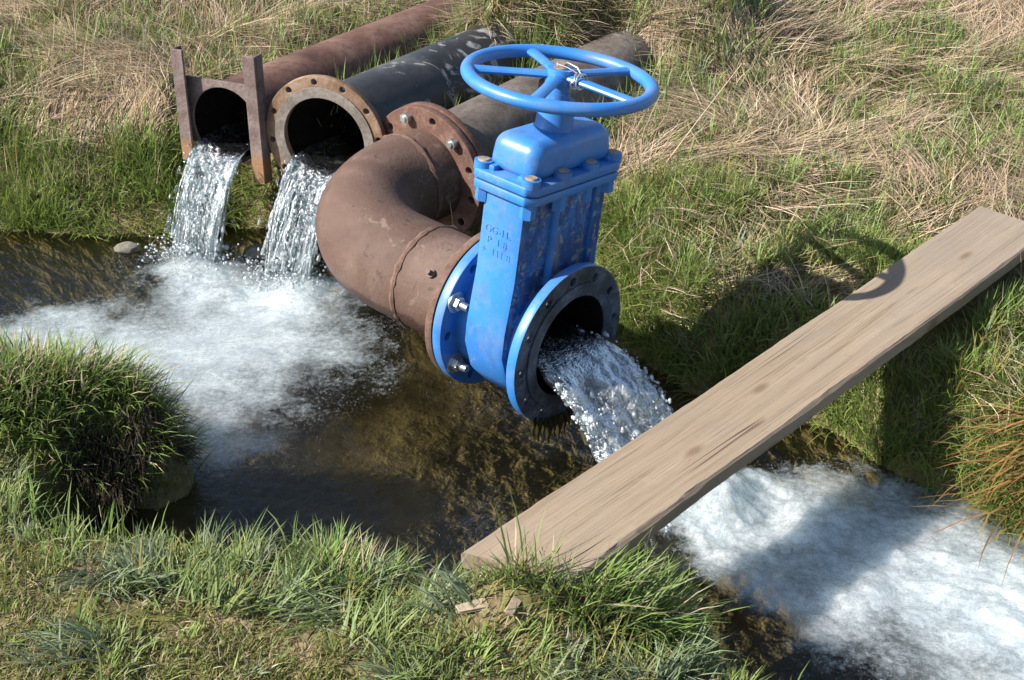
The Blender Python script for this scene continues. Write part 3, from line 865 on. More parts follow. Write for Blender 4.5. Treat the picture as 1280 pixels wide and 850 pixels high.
# ------------------------------------------------------------------ falling water
def jet_mat():
    t = NT('falling_water'); v = t.coord()
    n1 = t.noise(v, 38, 5, .65, .5); n2 = t.noise(v, 150, 3, .6)
    at = t.node('ShaderNodeAttribute', attribute_name='white').outputs['Fac']
    f = t.math('ADD', t.math('MULTIPLY', t.math('SUBTRACT', n1, .5), 1.7), t.math('ADD', at, .04))
    f = t.math('ADD', f, t.math('MULTIPLY', t.math('SUBTRACT', n2, .5), .9))
    f = t.ramp(f, [(.25, .04), (.62, .45), (.9, .95)])
    nb = t.bump(t.math('ADD', n2, t.math('MULTIPLY', n1, 1.2)), .7, .006)
    clear = t.node('ShaderNodeBsdfTransparent', i_Color=(.82, .87, .88, 1)).outputs[0]
    df = t.node('ShaderNodeBsdfDiffuse', i_Color=(.80, .86, .90, 1), i_Normal=nb).outputs[0]
    tr = t.node('ShaderNodeBsdfTranslucent', i_Color=(.78, .84, .88, 1), i_Normal=nb).outputs[0]
    gl = t.node('ShaderNodeBsdfGlossy', i_Color=(1, 1, 1, 1), i_Roughness=.13, i_Normal=nb).outputs[0]
    fr = t.node('ShaderNodeFresnel', i_IOR=1.38, i_Normal=nb).outputs[0]
    body = t.mixs(f, clear, t.mixs(.4, df, tr))
    return t.done(t.mixs(t.math('ADD', t.math('MULTIPLY', fr, 1.1), .06, clamp=True), body, gl))
M_jet = jet_mat()

ICO = bmesh.new(); bmesh.ops.create_icosphere(ICO, subdivisions=1, radius=1)
ICO_V = np.array([v.co[:] for v in ICO.verts]); ICO.verts.index_update(); ICO_F = np.array([[v.index for v in f.verts] for f in ICO.faces]); ICO.free()

class Bag:
    def __init__(s): s.v = []; s.f = []; s.z = []; s.w = []; s.n = 0
    def add(s, V, Fq, white):
        s.v.append(V); s.f.append((Fq + s.n).ravel()); s.z.append(np.full(len(Fq), Fq.shape[1])); s.w.append(np.broadcast_to(white, (len(V),))); s.n += len(V)
    def drops(s, P, r, stretch, axis, white):
        n = len(P)
        if not n: return
        loc = ICO_V[None] * r[:, None, None]
        ax = axis / np.linalg.norm(axis, axis=1, keepdims=True)
        al = (loc * ax[:, None]).sum(-1, keepdims=True)
        V = (P[:, None] + loc + ax[:, None] * al * (stretch[:, None, None] - 1)).reshape(-1, 3)
        Fq = (ICO_F[None] + (np.arange(n) * len(ICO_V))[:, None, None]).reshape(-1, 3)
        s.add(V, Fq, white)
    def mesh(s, name):
        return mesh_np(name, np.vstack(s.v), np.concatenate(s.f), np.concatenate(s.z), attrs={'white': np.concatenate(s.w)})

def fall(name, mouth, U, half, zlip, v0, label, seed, lat_drift=0.):
    """sheet of strands and beads leaving a pipe lip and dropping to the water"""
    r = np.random.default_rng(seed); B = Bag()
    flow = -Vector((U.x, U.y, 0)).normalized(); side = Vector((-flow.y, flow.x, 0))
    fl = np.array(flow); sd = np.array(side); M0 = np.array(mouth)
    T_end = math.sqrt(2 * zlip / 9.8) * 1.03
    def pos(a, t, lat=0., vf=1.):
        a = np.asarray(a); t = np.asarray(t)
        prof = zlip + .022 * (a / half) ** 2 * 1.4
        p = M0[None, :2] * 0 + 0
        x = (v0 * vf * t)
        P = np.zeros(a.shape + (3,))
        P[..., 0] = M0[0] + fl[0] * x + sd[0] * (a * (1 - .04 * t / T_end) + lat)
        P[..., 1] = M0[1] + fl[1] * x + sd[1] * (a * (1 - .04 * t / T_end) + lat)
        P[..., 2] = prof - 4.9 * np.maximum(t, 0) ** 2
        return P
    # film inside the pipe and over the lip
    na, nt = 70, 90
    A, Tt = np.meshgrid(np.linspace(-half, half, na), np.linspace(-.20, T_end * .97, nt), indexing='ij')
    V = pos(A, Tt); q_ = fbm(A * 55, Tt * 14, seed=seed, octaves=3) * ss(-.05, .12, Tt)
    V[..., 2] += .006 * fbm(A * 40, Tt * 25, seed=seed, octaves=3) + .004
    V += (q_ * .022)[..., None] * (fl * .9 + sd * .3)
    wh = np.where(Tt < .02, -.5, -.55 + .36 * Tt / T_end)
    B.add(V.reshape(-1, 3), grid_faces(na, nt), wh.ravel())
    # strands
    ns, nt, nr = 115, 54, 7
    for k in range(ns):
        a = r.uniform(-1, 1) * half * .98; vf = r.uniform(.82, 1.12); rad = r.uniform(.0018, .0064)
        tt = np.linspace(r.uniform(.0, .06), T_end * r.uniform(.8, 1.0), nt)
        ph = r.uniform(0, 100)
        lat = .010 * fbm(tt * 14 + ph, tt * 0 + k, seed=seed + 5) * tt / T_end * 2
        c = pos(np.full(nt, a), tt, lat, vf)
        ra = rad * np.clip(.30 + 1.5 * np.abs(vnoise(tt * 38 + ph, tt * 0 + k, seed=seed + 7)), .12, 2.2)
        ang = np.linspace(0, 2 * PI, nr, endpoint=False)
        off = (np.cos(ang)[None, :, None] * sd + np.sin(ang)[None, :, None] * fl * .7) * ra[:, None, None]
        V = (c[:, None] + off).reshape(-1, 3)
        B.add(V, grid_faces(nt, nr, wrap=True), r.uniform(-.6, .30))
    # beads
    n = 1500
    tt = T_end * r.uniform(.12, 1.0, n) ** .7; a = r.normal(0, .5, n).clip(-1.12, 1.12) * half
    P = pos(a, tt, 0, r.normal(1, .12, n)); P += r.normal(0, .004, (n, 3))
    rd = r.lognormal(math.log(.0026), .5, n)
    ax = np.stack([fl[0] * np.full(n, v0), fl[1] * np.full(n, v0), -9.8 * tt], -1) + r.normal(0, .3, (n, 3))
    B.drops(P, rd, r.uniform(1.2, 4.0, n), ax, np.repeat(r.uniform(-.5, .6, n), len(ICO_V)))
    # splash where it lands
    n = 900
    e = pos(r.uniform(-1, 1, n) * half, np.full(n, T_end)); e[:, 2] = np.abs(r.normal(0, .028, n)) + .005
    e[:, :2] += r.normal(0, .05, (n, 2))
    B.drops(e, r.lognormal(math.log(.0026), .5, n), np.ones(n), np.tile([0, 0, 1.], (n, 1)), np.repeat(r.uniform(.2, 1, n), len(ICO_V)))
    o = obj(name, B.mesh(name), M_jet, None, smooth=False)
    return tag(o, label, 'falling water')

mo1 = O1 - U1 * .01; mo2 = O2 - U2 * .02
fall('water_jet', mo1, U1, .096, O1.z - R1 + .046, .78, 'glittering water falling from the rusty pipe with the square frame', 5)
fall('water_jet', mo2, U2, .096, O2.z - R2 + .046, .82, 'glittering water falling from the open flange of the black pipe', 6)

# valve outflow: thick lumpy tongue
def valve_jet():
    r = np.random.default_rng(8); B = Bag()
    dv = np.array(DV); nv = np.array(NV); up = np.array((0, 0, 1.)); o = np.array(F0)
    v = 1.45
    ns, na = 190, 150
    s = np.linspace(-.16, .42, ns); th = np.linspace(0, 2 * PI, na, endpoint=False)
    S, TH = np.meshgrid(s, th, indexing='ij')
    sp = np.maximum(S, 0)
    drop = 4.9 * (sp / v) ** 2
    rb = .122 * (1 + .12 * sp / .4)
    # lower part follows the bore, upper part is a choppy free surface
    yy = rb * np.cos(TH); lo = -rb * np.abs(np.sin(TH)) * (1 - .25 * sp / .4)
    free = -.015 - .03 * ss(-.1, .2, S) + .035 * (yy / rb) * ss(-.05, .2, S) + .012 * np.abs(np.sin(TH))
    zz = np.where(np.sin(TH) > 0, free, np.minimum(lo, free - .004))
    amp = .004 + .020 * ss(-.05, .3, S)
    n1 = fbm(S * 9 - 3, yy * 20, zz * 20, seed=101, octaves=5, gain=.55); n2 = fbm(S * 9 + 9, yy * 20, zz * 20, seed=131, octaves=5, gain=.55)
    ridge = 1 - 2 * np.abs(fbm(S * 10, yy * 22, zz * 22, seed=151, octaves=4))
    zz = zz + amp * (1.5 * n1 + .9 * (ridge - .5)) ; yy = yy + amp * 1.2 * n2
    P = o + S[..., None] * dv + yy[..., None] * nv + (zz - drop)[..., None] * up
    P[..., :] += (amp * 1.0 * fbm(S * 20, yy * 20, zz * 20 + 5, seed=171))[..., None] * dv
    white = -.05 + .42 * ss(-.05, .22, S) + .35 * n1
    inb = S < 0
    B.add(P.reshape(-1, 3), grid_faces(ns, na, wrap=True), white.ravel())
    # spray over the surface and along the rims
    n = 1700
    q = r.uniform(-.08, .42, n); t = r.uniform(0, 2 * PI, n); k = 1 + np.abs(r.normal(0, .06, n)) * ss(-.1, .3, q)
    qp = np.maximum(q, 0)
    y = .122 * (1 + .12 * qp / .4) * np.cos(t) * k
    z = np.where(np.sin(t) > 0, -.02 - .03 * ss(-.1, .2, q) + .035 * y / .122 * ss(-.05, .2, q) + np.abs(r.normal(0, .009, n)) * ss(-.08, .2, q), -.122 * np.abs(np.sin(t)) * k)
    y = np.where(q < .02, y * .85, y)
    P = o + q[:, None] * dv + y[:, None] * nv + (z - 4.9 * (qp / v) ** 2)[:, None] * up
    P[:, 2] = np.maximum(P[:, 2], .002)
    ax = dv[None] * v + up[None] * (-9.8 * qp / v)[:, None] + r.normal(0, .5, (n, 3))
    B.drops(P, r.lognormal(math.log(.0026), .5, n), r.uniform(1, 2.4, n), ax, np.repeat(r.uniform(0, 1, n), len(ICO_V)))
    ob = obj('water_jet', B.mesh('water_jet'), M_jet, None, smooth=False)
    tag(ob, 'thick foaming jet of water gushing out of the blue valve', 'falling water')
valve_jet()

# ------------------------------------------------------------------ grass
def grass_mat(name, transl=.35, rough=.55):
    t = NT(name)
    c = t.node('ShaderNodeAttribute', attribute_name='col').outputs['Color']
    p = t.pbr(c, rough, .25)
    tr = t.node('ShaderNodeBsdfTranslucent', i_Color=c).outputs[0]
    return t.done(t.mixs(transl, p, tr))
M_green = grass_mat('grass_blades', .38, .5)
M_dry = grass_mat('dry_grass_blades', .2, .7)

def blocked(x, y):
    """plan test: under a pipe, the valve or the plank"""
    b = np.zeros(x.shape, bool)
    for O, U, R, L in ((O1, U1, R1, 3.5), (O2, U2, R2, .80), (Q3, N3, RT, 1.0)):
        l = math.hypot(U.x, U.y); ux, uy = U.x / l, U.y / l
        al = (x - O.x) * ux + (y - O.y) * uy; la = np.abs(-(x - O.x) * uy + (y - O.y) * ux)
        low = hgt(x, y) < O.z - R - .07
        b |= (al > -.04) & (al < L) & (la < R * .97) & ~low
        b |= (al > -.10) & (al < .08) & (la < R * 1.45) & ~low
    return b
def under_plank(x, y):
    a = (x - PO.x) * PE.x + (y - PO.y) * PE.y; s = (x - PO.x) * PS.x + (y - PO.y) * PS.y
    return (a > -.02) & (a < PL + .02) & (s > -.012) & (s < PW + .012) & (hgt(x, y) > .17)

def pick(cols, n, r):
    cols = np.array(cols); c = cols[r.integers(0, len(cols), n)]
    return c * r.uniform(.75, 1.25, (n, 1)) * r.uniform(.93, 1.07, (n, 3))

def blades(x, y, heading, lean, bend, length, width, col, r, nseg=4, z=None, lift=.003, tipcol=None):
    n = len(x)
    base = hgt(x, y) - .008 if z is None else z
    P = np.zeros((n, nseg + 1, 3)); P[:, 0] = np.stack([x, y, base], -1)
    hx, hy = np.cos(heading), np.sin(heading); cur = heading.copy(); dcur = r.normal(0, .12, n)
    for k in range(nseg):
        th = lean + bend * (k + .5) / nseg
        hx, hy = np.cos(cur), np.sin(cur); cur = cur + dcur
        st = (length / nseg)
        P[:, k + 1, 0] = P[:, k, 0] + st * np.sin(th) * hx
        P[:, k + 1, 1] = P[:, k, 1] + st * np.sin(th) * hy
        zz = P[:, k, 2] + st * np.cos(th)
        g = np.maximum(hgt(P[:, k + 1, 0], P[:, k + 1, 1]) + lift * r.uniform(.3, 2.5, n), .004)
        P[:, k + 1, 2] = np.maximum(zz, g)
    # no blade grows through the plank
    pa = (P[..., 0] - PO.x) * PE.x + (P[..., 1] - PO.y) * PE.y; ps = (P[..., 0] - PO.x) * PS.x + (P[..., 1] - PO.y) * PS.y
    pz = PO.z + pa * PE.z
    kp = ~((pa > .085 * ps / PW - .004) & (pa < PL + .01) & (ps > -.004) & (ps < PW + .004) & (P[..., 2] > pz - PT - .006) & (P[..., 2] < pz + .012)).any(1)
    P = P[kp]; n = len(P); heading = heading[kp]; width = width[kp]; col = col[kp]
    if tipcol is not None: tipcol = tipcol[kp]
    tw = r.uniform(-.9, .9, n)
    sx, sy, sz = -np.sin(heading) * np.cos(tw), np.cos(heading) * np.cos(tw), np.sin(tw) * .6
    side = np.stack([sx, sy, sz], -1)
    prof = np.array([.75, 1.0, .9, .6, 0.])[:nseg + 1] if nseg == 4 else np.array([.8, 1., .65, 0.])
    V = np.zeros((n, nseg * 2 + 1, 3)); CC = np.zeros((n, nseg * 2 + 1, 3))
    for k in range(nseg):
        w = (width * prof[k] * .5)[:, None] * side
        V[:, 2 * k] = P[:, k] - w; V[:, 2 * k + 1] = P[:, k] + w
        f = k / nseg
        cc = col if tipcol is None else col * (1 - f) + tipcol * f
        CC[:, 2 * k] = cc; CC[:, 2 * k + 1] = cc
    V[:, -1] = P[:, -1]; CC[:, -1] = col if tipcol is None else tipcol
    m = nseg * 2 + 1
    q = []
    for k in range(nseg - 1): q.append([2 * k, 2 * k + 1, 2 * k + 3, 2 * k + 2])
    q = np.array(q); off = (np.arange(n) * m)[:, None, None]
    Q = (q[None] + off).reshape(-1, 4); Tt = (np.array([[2 * nseg - 2, 2 * nseg - 1, 2 * nseg]])[None] + off).reshape(-1, 3)
    return V.reshape(-1, 3), Q, Tt, CC.reshape(-1, 3)

class Turf:
    def __init__(s): s.V = []; s.Q = []; s.T = []; s.C = []; s.n = 0
    def add(s, b):
        V, Q, T_, Cc_ = b
        s.V.append(V); s.Q.append(Q + s.n); s.T.append(T_ + s.n); s.C.append(Cc_); s.n += len(V)
    def build(s, name, m):
        Q = np.vstack(s.Q); T_ = np.vstack(s.T)
        me = mesh_np(name, np.vstack(s.V), np.concatenate([Q.ravel(), T_.ravel()]), np.concatenate([np.full(len(Q), 4), np.full(len(T_), 3)]), np.vstack(s.C), smooth=True)
        return obj(name, me, m, None, smooth=False)

GREEN = [(.160, .215, .062), (.180, .232, .070), (.138, .192, .055), (.200, .245, .088), (.122, .170, .058)]
LUSH = [(.138, .218, .046), (.162, .240, .054), (.182, .255, .064)]
GREY = [(.180, .220, .125), (.150, .195, .105), (.21, .25, .15)]
OLIVE = [(.185, .190, .055), (.21, .19, .06), (.15, .165, .045)]
STRAW = [(.41, .315, .21), (.35, .265, .175), (.48, .385, .275), (.30, .225, .145), (.39, .315, .22)]
BROWN = [(.24, .165, .095), (.18, .125, .070), (.30, .215, .125), (.34, .25, .15)]

def scatter(n, x0, x1, y0, y1, r, far=None, dmin=.0, dmax=9, keep=None):
    x = r.uniform(x0, x1, n); y = r.uniform(y0, y1, n)
    d = sdist(x, y); f = isfar(x, y)
    m = (d > dmin) & (d < dmax)
    if far is not None: m &= (f == far)
    x, y = x[m], y[m]
    m = in_view(x, y, hgt(x, y) + .1)
    x, y = x[m], y[m]
    if keep is not None:
        m = r.uniform(0, 1, len(x)) < keep(x, y); x, y = x[m], y[m]
    return x, y

def tufts(cx, cy, per, spread, r):
    n = len(cx); k = np.repeat(np.arange(n), per)
    a = r.uniform(0, 2 * PI, len(k)); q = np.abs(r.normal(0, 1, len(k))) * spread[k]
    return k, cx[k] + q * np.cos(a), cy[k] + q * np.sin(a), a, q

def toward_water(x, y):
    e = .03
    gx_ = sdist(x + e, y) - sdist(x - e, y); gy_ = sdist(x, y + e) - sdist(x, y - e)
    return np.arctan2(-gy_, -gx_)

green = Turf(); dry = Turf(); straw = Turf()
def ok(x, y): return (sdist(x, y) > .0) & ~blocked(x, y) & ~under_plank(x, y)

# how green the far bank is
def greenness(x, y):
    d = sdist(x, y)
    g = .22 + (.55 + .15 * np.exp(-((x - .3) / .3) ** 2) - .05 * ss(0, .5, x)) * ss(.85 - .25 * ss(0, .5, x), .05, d) + 1.15 * fbm(x * 2.2, y * 2.2, seed=201) + .35 * fbm(x * 7, y * 7, seed=202)
    g = g + .25 * ss(-.3, -.9, x)
    for O, U, L in ((O1, U1, 2.2), (O2, U2, 1.6), (Q3, N3, 2.0)):
        l = math.hypot(U.x, U.y); ux, uy = U.x / l, U.y / l
        al = (x - O.x) * ux + (y - O.y) * uy; la = np.abs(-(x - O.x) * uy + (y - O.y) * ux)
        g = g + .55 * ((al > 0) & (al < L)) * (1 - ss(.12, .32, la))
    g = g - .9 * np.exp(-(((x - .80) / .17) ** 2 + ((y - 3.36) / .10) ** 2))
    return np.clip(g, 0.04, 1)

# --- far bank green tufts
r = np.random.default_rng(21)
cx, cy = scatter(13000, -2.4, 2.7, 2.3, 6.6, r, True, .02, keep=lambda x, y: greenness(x, y) ** 1.4)
per = r.integers(10, 34, len(cx))
k, x, y, a, q = tufts(cx, cy, per, r.uniform(.012, .04, len(cx)), r)
m = ok(x, y); k, x, y, a, q = k[m], x[m], y[m], a[m], q[m]
d = sdist(x, y); near = ss(.30, .03, d)
hs = r.uniform(.035, .085, len(cx)) * (1 + .35 * r.normal(0, 1, len(cx)).clip(-1, 1.5))
L = hs[k] * r.uniform(.55, 1.25, len(k))
wh = toward_water(x, y)
head = np.where(r.uniform(0, 1, len(k)) < .25 + .6 * near, wh + r.normal(0, .7, len(k)), a)
kc = r.uniform(0, 1, len(cx))[k]
col = np.where((kc < .5)[:, None], pick(GREEN, len(k), r), np.where((kc < .7)[:, None], pick(LUSH, len(k), r), np.where((kc < .83)[:, None], pick(OLIVE, len(k), r), pick(GREY, len(k), r))))
green.add(blades(x, y, head, r.uniform(.05, .5, len(k)) + .35 * near, r.uniform(.2, 1.3, len(k)) + .6 * near, L, r.uniform(.0022, .0048, len(k)), col, r,
                 tipcol=col * np.array([1.25, 1.1, 1.1])))
cx, cy = scatter(5200, -2.4, 2.7, 2.4, 6.6, r, True, .10, keep=lambda x, y: np.clip(.30 + 1.3 * fbm(x * 3.4, y * 3.4, seed=299) - .25 * ss(4.3, 5.2, y) * (x > .3), 0, 1))
k, x, y, a, q = tufts(cx, cy, r.integers(8, 26, len(cx)), r.uniform(.012, .04, len(cx)), r)
m = ok(x, y); k, x, y, a = k[m], x[m], y[m], a[m]; n = len(k)
col = np.where((r.uniform(0, 1, len(cx))[k] < .7)[:, None], pick(LUSH + GREEN, n, r), pick(GREY + OLIVE, n, r)) * 1.12
green.add(blades(x, y, a, r.uniform(.0, .7, n), r.uniform(.2, 1.2, n), r.uniform(.04, .10, n), r.uniform(.0026, .0055, n), col, r, tipcol=col * 1.12, lift=.02))
# --- lush fringe at the far waterline
x, y = scatter(260000, -2.4, 2.7, 1.9, 5.2, r, True, .0, .26, keep=lambda x, y: np.clip(.62 + 1.1 * fbm(x * 5, y * 5, seed=295), .08, 1))
m = ok(x, y); x, y = x[m], y[m]; n = len(x)
head = toward_water(x, y) + r.normal(0, .8, n)
col = pick(LUSH + GREEN[:2], n, r)
green.add(blades(x, y, head, r.uniform(.1, 1.0, n), r.uniform(.3, 1.7, n), r.uniform(.05, .13, n), r.uniform(.002, .0042, n), col, r, tipcol=col * np.array([1.3, 1.15, 1.1])))
# --- tall lush clumps on the left bank and under the plank
for (x0, x1, y0, y1, dm, nn) in ((-2.2, -.95, 3.9, 4.9, .28, 500), (.3, 2.2, 2.0, 3.9, .50, 1500)):
    cx, cy = scatter(nn * 4, x0, x1, y0, y1, r, True, .01, dm)
    per = r.integers(14, 40, len(cx))
    k, x, y, a, q = tufts(cx, cy, per, r.uniform(.015, .04, len(cx)), r)
    m = ok(x, y) & (vnoise(cx * 5, cy * 5, seed=281)[k] > -.35) & (np.exp(-(((x - .80) / .17) ** 2 + ((y - 3.36) / .10) ** 2)) < .4)
    k, x, y, a = k[m], x[m], y[m], a[m]
    L = r.uniform(.05, .12, len(cx))[k] * r.uniform(.6, 1.3, len(k)); kc = r.uniform(0, 1, len(cx))[k]
    col = np.where((kc < .55)[:, None], pick(LUSH, len(k), r), np.where((kc < .8)[:, None], pick(GREEN, len(k), r), pick(OLIVE, len(k), r)))
    green.add(blades(x, y, a, r.uniform(.0, .55, len(k)), r.uniform(.2, 1.2, len(k)), L, r.uniform(.0024, .005, len(k)), col, r, tipcol=col * np.array([1.2, 1.1, 1.1])))
# --- tall blades beside the pipes
for O, U, R, a0, a1, nn in ((O1, U1, R1, .2, 2.6, 2300), (O2, U2, R2, .15, 1.7, 2300), (Q3, N3, RT, .05, 1.3, 1500)):
    l = math.hypot(U.x, U.y); ux, uy = U.x / l, U.y / l
    al = r.uniform(a0, a1, nn); la = r.choice([-1, 1], nn) * (R * 1.0 + np.abs(r.normal(0, .06, nn)))
    x = O.x + al * ux - la * uy; y = O.y + al * uy + la * ux
    keepm = vnoise(al * 5, np.sign(la) * 3 + 7, seed=int(nn)) > -.35
    m = ok(x, y) & keepm; x, y = x[m], y[m]; n = len(x)
    col = pick(GREEN + LUSH, n, r)
    green.add(blades(x, y, r.uniform(0, 2 * PI, n), r.uniform(.02, .35, n), r.uniform(.1, .9, n), r.uniform(.10, .26, n), r.uniform(.003, .006, n), col, r, tipcol=col * 1.2))
x, y = scatter(16000, -2.4, 2.7, 2.0, 5.2, r, True, .02, .8, keep=lambda x, y: np.clip(.35 + .9 * fbm(x * 4, y * 4, seed=291), 0, 1))
m = ok(x, y); x, y = x[m], y[m]; n = len(x)
col = np.where(r.uniform(0, 1, (n, 1)) < .55, pick(LUSH + GREEN, n, r) * 1.15, pick(STRAW + OLIVE, n, r))
green.add(blades(x, y, r.uniform(0, 2 * PI, n), r.uniform(.0, .9, n), r.uniform(.1, 1.2, n), r.uniform(.05, .14, n), r.uniform(.003, .0065, n), col, r, tipcol=col * 1.15))
# --- far bank standing dry stems
x, y = scatter(26000, -2.4, 2.7, 2.7, 6.6, r, True, .08, keep=lambda x, y: np.clip(.55 + .35 * ss(-.2, -.8, x) + .6 * fbm(x * 3, y * 3, seed=211), 0, 1))
m = ok(x, y); x, y = x[m], y[m]; n = len(x)
col = pick(STRAW + BROWN, n, r)
dry.add(blades(x, y, r.uniform(0, 2 * PI, n), r.uniform(.1, .9, n), r.uniform(.0, .9, n), r.uniform(.05, .14, n), r.uniform(.0014, .003, n), col, r, nseg=3))
x, y = scatter(3600, -2.4, .1, 3.9, 6.6, r, True, .12)
m = ok(x, y); x, y = x[m], y[m]; n = len(x)
col = pick(BROWN + STRAW, n, r)
dry.add(blades(x, y, r.uniform(0, 2 * PI, n), r.uniform(.0, .3, n), r.uniform(.0, .5, n), r.uniform(.09, .24, n), r.uniform(.0016, .003, n), col, r, nseg=3))
# --- matted straw lying on the slope
def mat_straw(T_, cx, cy, per, spread, Lr, r, pal, headf=None, w=(.0014, .0034)):
    n = len(cx); k = np.repeat(np.arange(n), per)
    hd = (2.4 * fbm(cx * 1.6, cy * 1.6, seed=221) * 2 + r.normal(0, .35, n)) if headf is None else headf(cx, cy) + r.normal(0, .3, n)
    h = hd[k]; along = r.normal(0, 1, len(k)) * spread[k] * 1.4; acr = r.normal(0, 1, len(k)) * spread[k] * .6
    x = cx[k] + along * np.cos(h) - acr * np.sin(h); y = cy[k] + along * np.sin(h) + acr * np.cos(h)
    m = ok(x, y) & (sdist(x, y) > .03)
    k, x, y, h = k[m], x[m], y[m], h[m]; nn = len(k)
    base = hgt(x, y) + np.abs(r.normal(0, .012, nn))
    br = r.uniform(.75, 1.2, n)[k][:, None]
    col = pick(pal, nn, r) * br
    T_.add(blades(x, y, h + r.normal(0, .28, nn), r.uniform(1.0, 1.5, nn), r.uniform(.05, .6, nn), r.uniform(Lr[0], Lr[1], nn), r.uniform(w[0], w[1], nn), col, r, z=base, lift=.008))
cx, cy = scatter(9500, -2.4, 2.7, 2.0, 6.6, r, True, .05, keep=lambda x, y: np.clip(1.08 - 1.0 * greenness(x, y), .10, 1))
mat_straw(straw, cx, cy, r.integers(10, 34, len(cx)), r.uniform(.02, .07, len(cx)), (.08, .26), r, STRAW + STRAW + BROWN[2:])

for O, U, a_ in ((O2, U2, 1.0), (Q3, N3, 1.30)):
    c = O + U * a_
    cx = c.x + r.normal(0, .18, 240); cy = c.y + r.normal(0, .18, 240)
    mm = ok(cx, cy); cx, cy = cx[mm], cy[mm]
    mat_straw(straw, cx, cy, r.integers(14, 34, len(cx)), r.uniform(.02, .06, len(cx)), (.08, .22), r, STRAW + BROWN[2:])
    k, x, y, a, q = tufts(cx[::6], cy[::6], r.integers(10, 30, len(cx[::6])), r.uniform(.012, .03, len(cx[::6])), r)
    m = ok(x, y); x, y, a = x[m], y[m], a[m]; n = len(x)
    green.add(blades(x, y, a, r.uniform(.0, .5, n), r.uniform(.1, 1.1, n), r.uniform(.05, .17, n), r.uniform(.0024, .005, n), pick(GREEN + LUSH, n, r), r))
# --- near bank
def nearbare(x, y):
    dl = -(x + .35) * .59 - (y - 1.89) * .807
    b = ss(-.14, .12, dl + .14 * fbm(x * 4, y * 4, seed=231)) + .55 * ss(1.95, 1.82, y) + np.exp(-(((x + .06) / .13) ** 2 + ((y - 2.02) / .11) ** 2))
    return np.clip(b * (.75 + .8 * fbm(x * 9, y * 9, seed=232)), 0, 1)
r = np.random.default_rng(33)
cx, cy = scatter(3400, -1.6, 1.0, 1.4, 3.0, r, False, .01, keep=lambda x, y: np.clip(1.0 - .9 * nearbare(x, y), .1, 1))
per = r.integers(10, 30, len(cx))
k, x, y, a, q = tufts(cx, cy, per, r.uniform(.010, .035, len(cx)), r)
m = ok(x, y); k, x, y, a = k[m], x[m], y[m], a[m]
bare = nearbare(x, y); d = sdist(x, y)
hs = r.lognormal(math.log(.048), .4, len(cx)).clip(.02, .12); L = hs[k] * r.uniform(.5, 1.35, len(k)) * (1 - .45 * bare)
comb = 2.6 * fbm(cx * 3, cy * 3, seed=241)[k] + .3
head = np.where(r.uniform(0, 1, len(k)) < .5, comb + r.normal(0, .4, len(k)), a)
kc = r.uniform(0, 1, len(cx))[k]
col = np.where((kc < .45)[:, None], pick(GREEN, len(k), r), np.where((kc < .62)[:, None], pick(LUSH, len(k), r), np.where((kc < .80)[:, None], pick(GREY, len(k), r), pick(OLIVE, len(k), r))))
green.add(blades(x, y, head, r.uniform(.1, .8, len(k)), r.uniform(.3, 1.4, len(k)), L, r.uniform(.0022, .0048, len(k)), col, r, tipcol=col * np.array([1.25, 1.12, 1.15])))
# long combed grass falling over
cx, cy = scatter(130, -.9, .35, 1.7, 2.45, r, False, .03, keep=lambda x, y: np.clip(1 - 1.2 * nearbare(x, y), 0, 1))
per = r.integers(25, 60, len(cx)); k = np.repeat(np.arange(len(cx)), per)
x = cx[k] + r.normal(0, .022, len(k)); y = cy[k] + r.normal(0, .022, len(k))
m = ok(x, y); k, x, y = k[m], x[m], y[m]
hd = (r.uniform(-1.5, 1.5, len(cx)) + np.where(r.uniform(0, 1, len(cx)) < .5, PI, 0))[k]
gc = r.uniform(0, 1, len(cx))[k]
col = np.where((gc < .45)[:, None], pick(GREY, len(k), r), pick(GREEN, len(k), r))
green.add(blades(x, y, hd + r.normal(0, .3, len(k)), r.uniform(.35, .9, len(k)), r.uniform(.5, 1.4, len(k)), r.uniform(.07, .14, len(k)), r.uniform(.0028, .0050, len(k)), col, r))
# upright fringe on the near edge
x, y = scatter(9000, -1.6, .9, 1.6, 3.05, r, False, .0, .10)
m = ok(x, y); x, y = x[m], y[m]; n = len(x)
keepm = vnoise(x * 9, y * 9, seed=251) > -.25; x, y = x[keepm], y[keepm]; n = len(x)
col = pick(GREEN + LUSH, n, r)
green.add(blades(x, y, toward_water(x, y) + r.normal(0, 1.1, n), r.uniform(.0, .55, n), r.uniform(.1, 1.0, n), r.uniform(.05, .14, n), r.uniform(.0026, .005, n), col, r, tipcol=col * 1.2))
# dry thatch near
x, y = scatter(16000, -1.6, 1.0, 1.4, 3.0, r, False, .02, keep=lambda x, y: np.clip(.35 + .8 * fbm(x * 5, y * 5, seed=261), .05, 1))
m = ok(x, y); x, y = x[m], y[m]; n = len(x)
dry.add(blades(x, y, r.uniform(0, 2 * PI, n), r.uniform(.7, 1.5, n), r.uniform(.0, .6, n), r.uniform(.02, .08, n), r.uniform(.0012, .003, n), pick(STRAW + BROWN, n, r), r, nseg=3))
# moss and seedlings on the bare path
x, y = scatter(210000, -1.6, .6, 1.3, 2.5, r, False, .05, keep=lambda x, y: np.clip(nearbare(x, y) * (.55 + .9 * fbm(x * 8, y * 8, seed=271)) * (1 - 1.3 * np.exp(-(((x + .06) / .13) ** 2 + ((y - 2.0) / .10) ** 2))), 0, 1))
m = ok(x, y); x, y = x[m], y[m]; n = len(x)
green.add(blades(x, y, r.uniform(0, 2 * PI, n), r.uniform(.2, 1.3, n), r.uniform(.0, .8, n), r.uniform(.010, .034, n), r.uniform(.0015, .0038, n), pick(OLIVE + OLIVE + GREEN[:1] + STRAW[1:2], n, r), r, nseg=3))

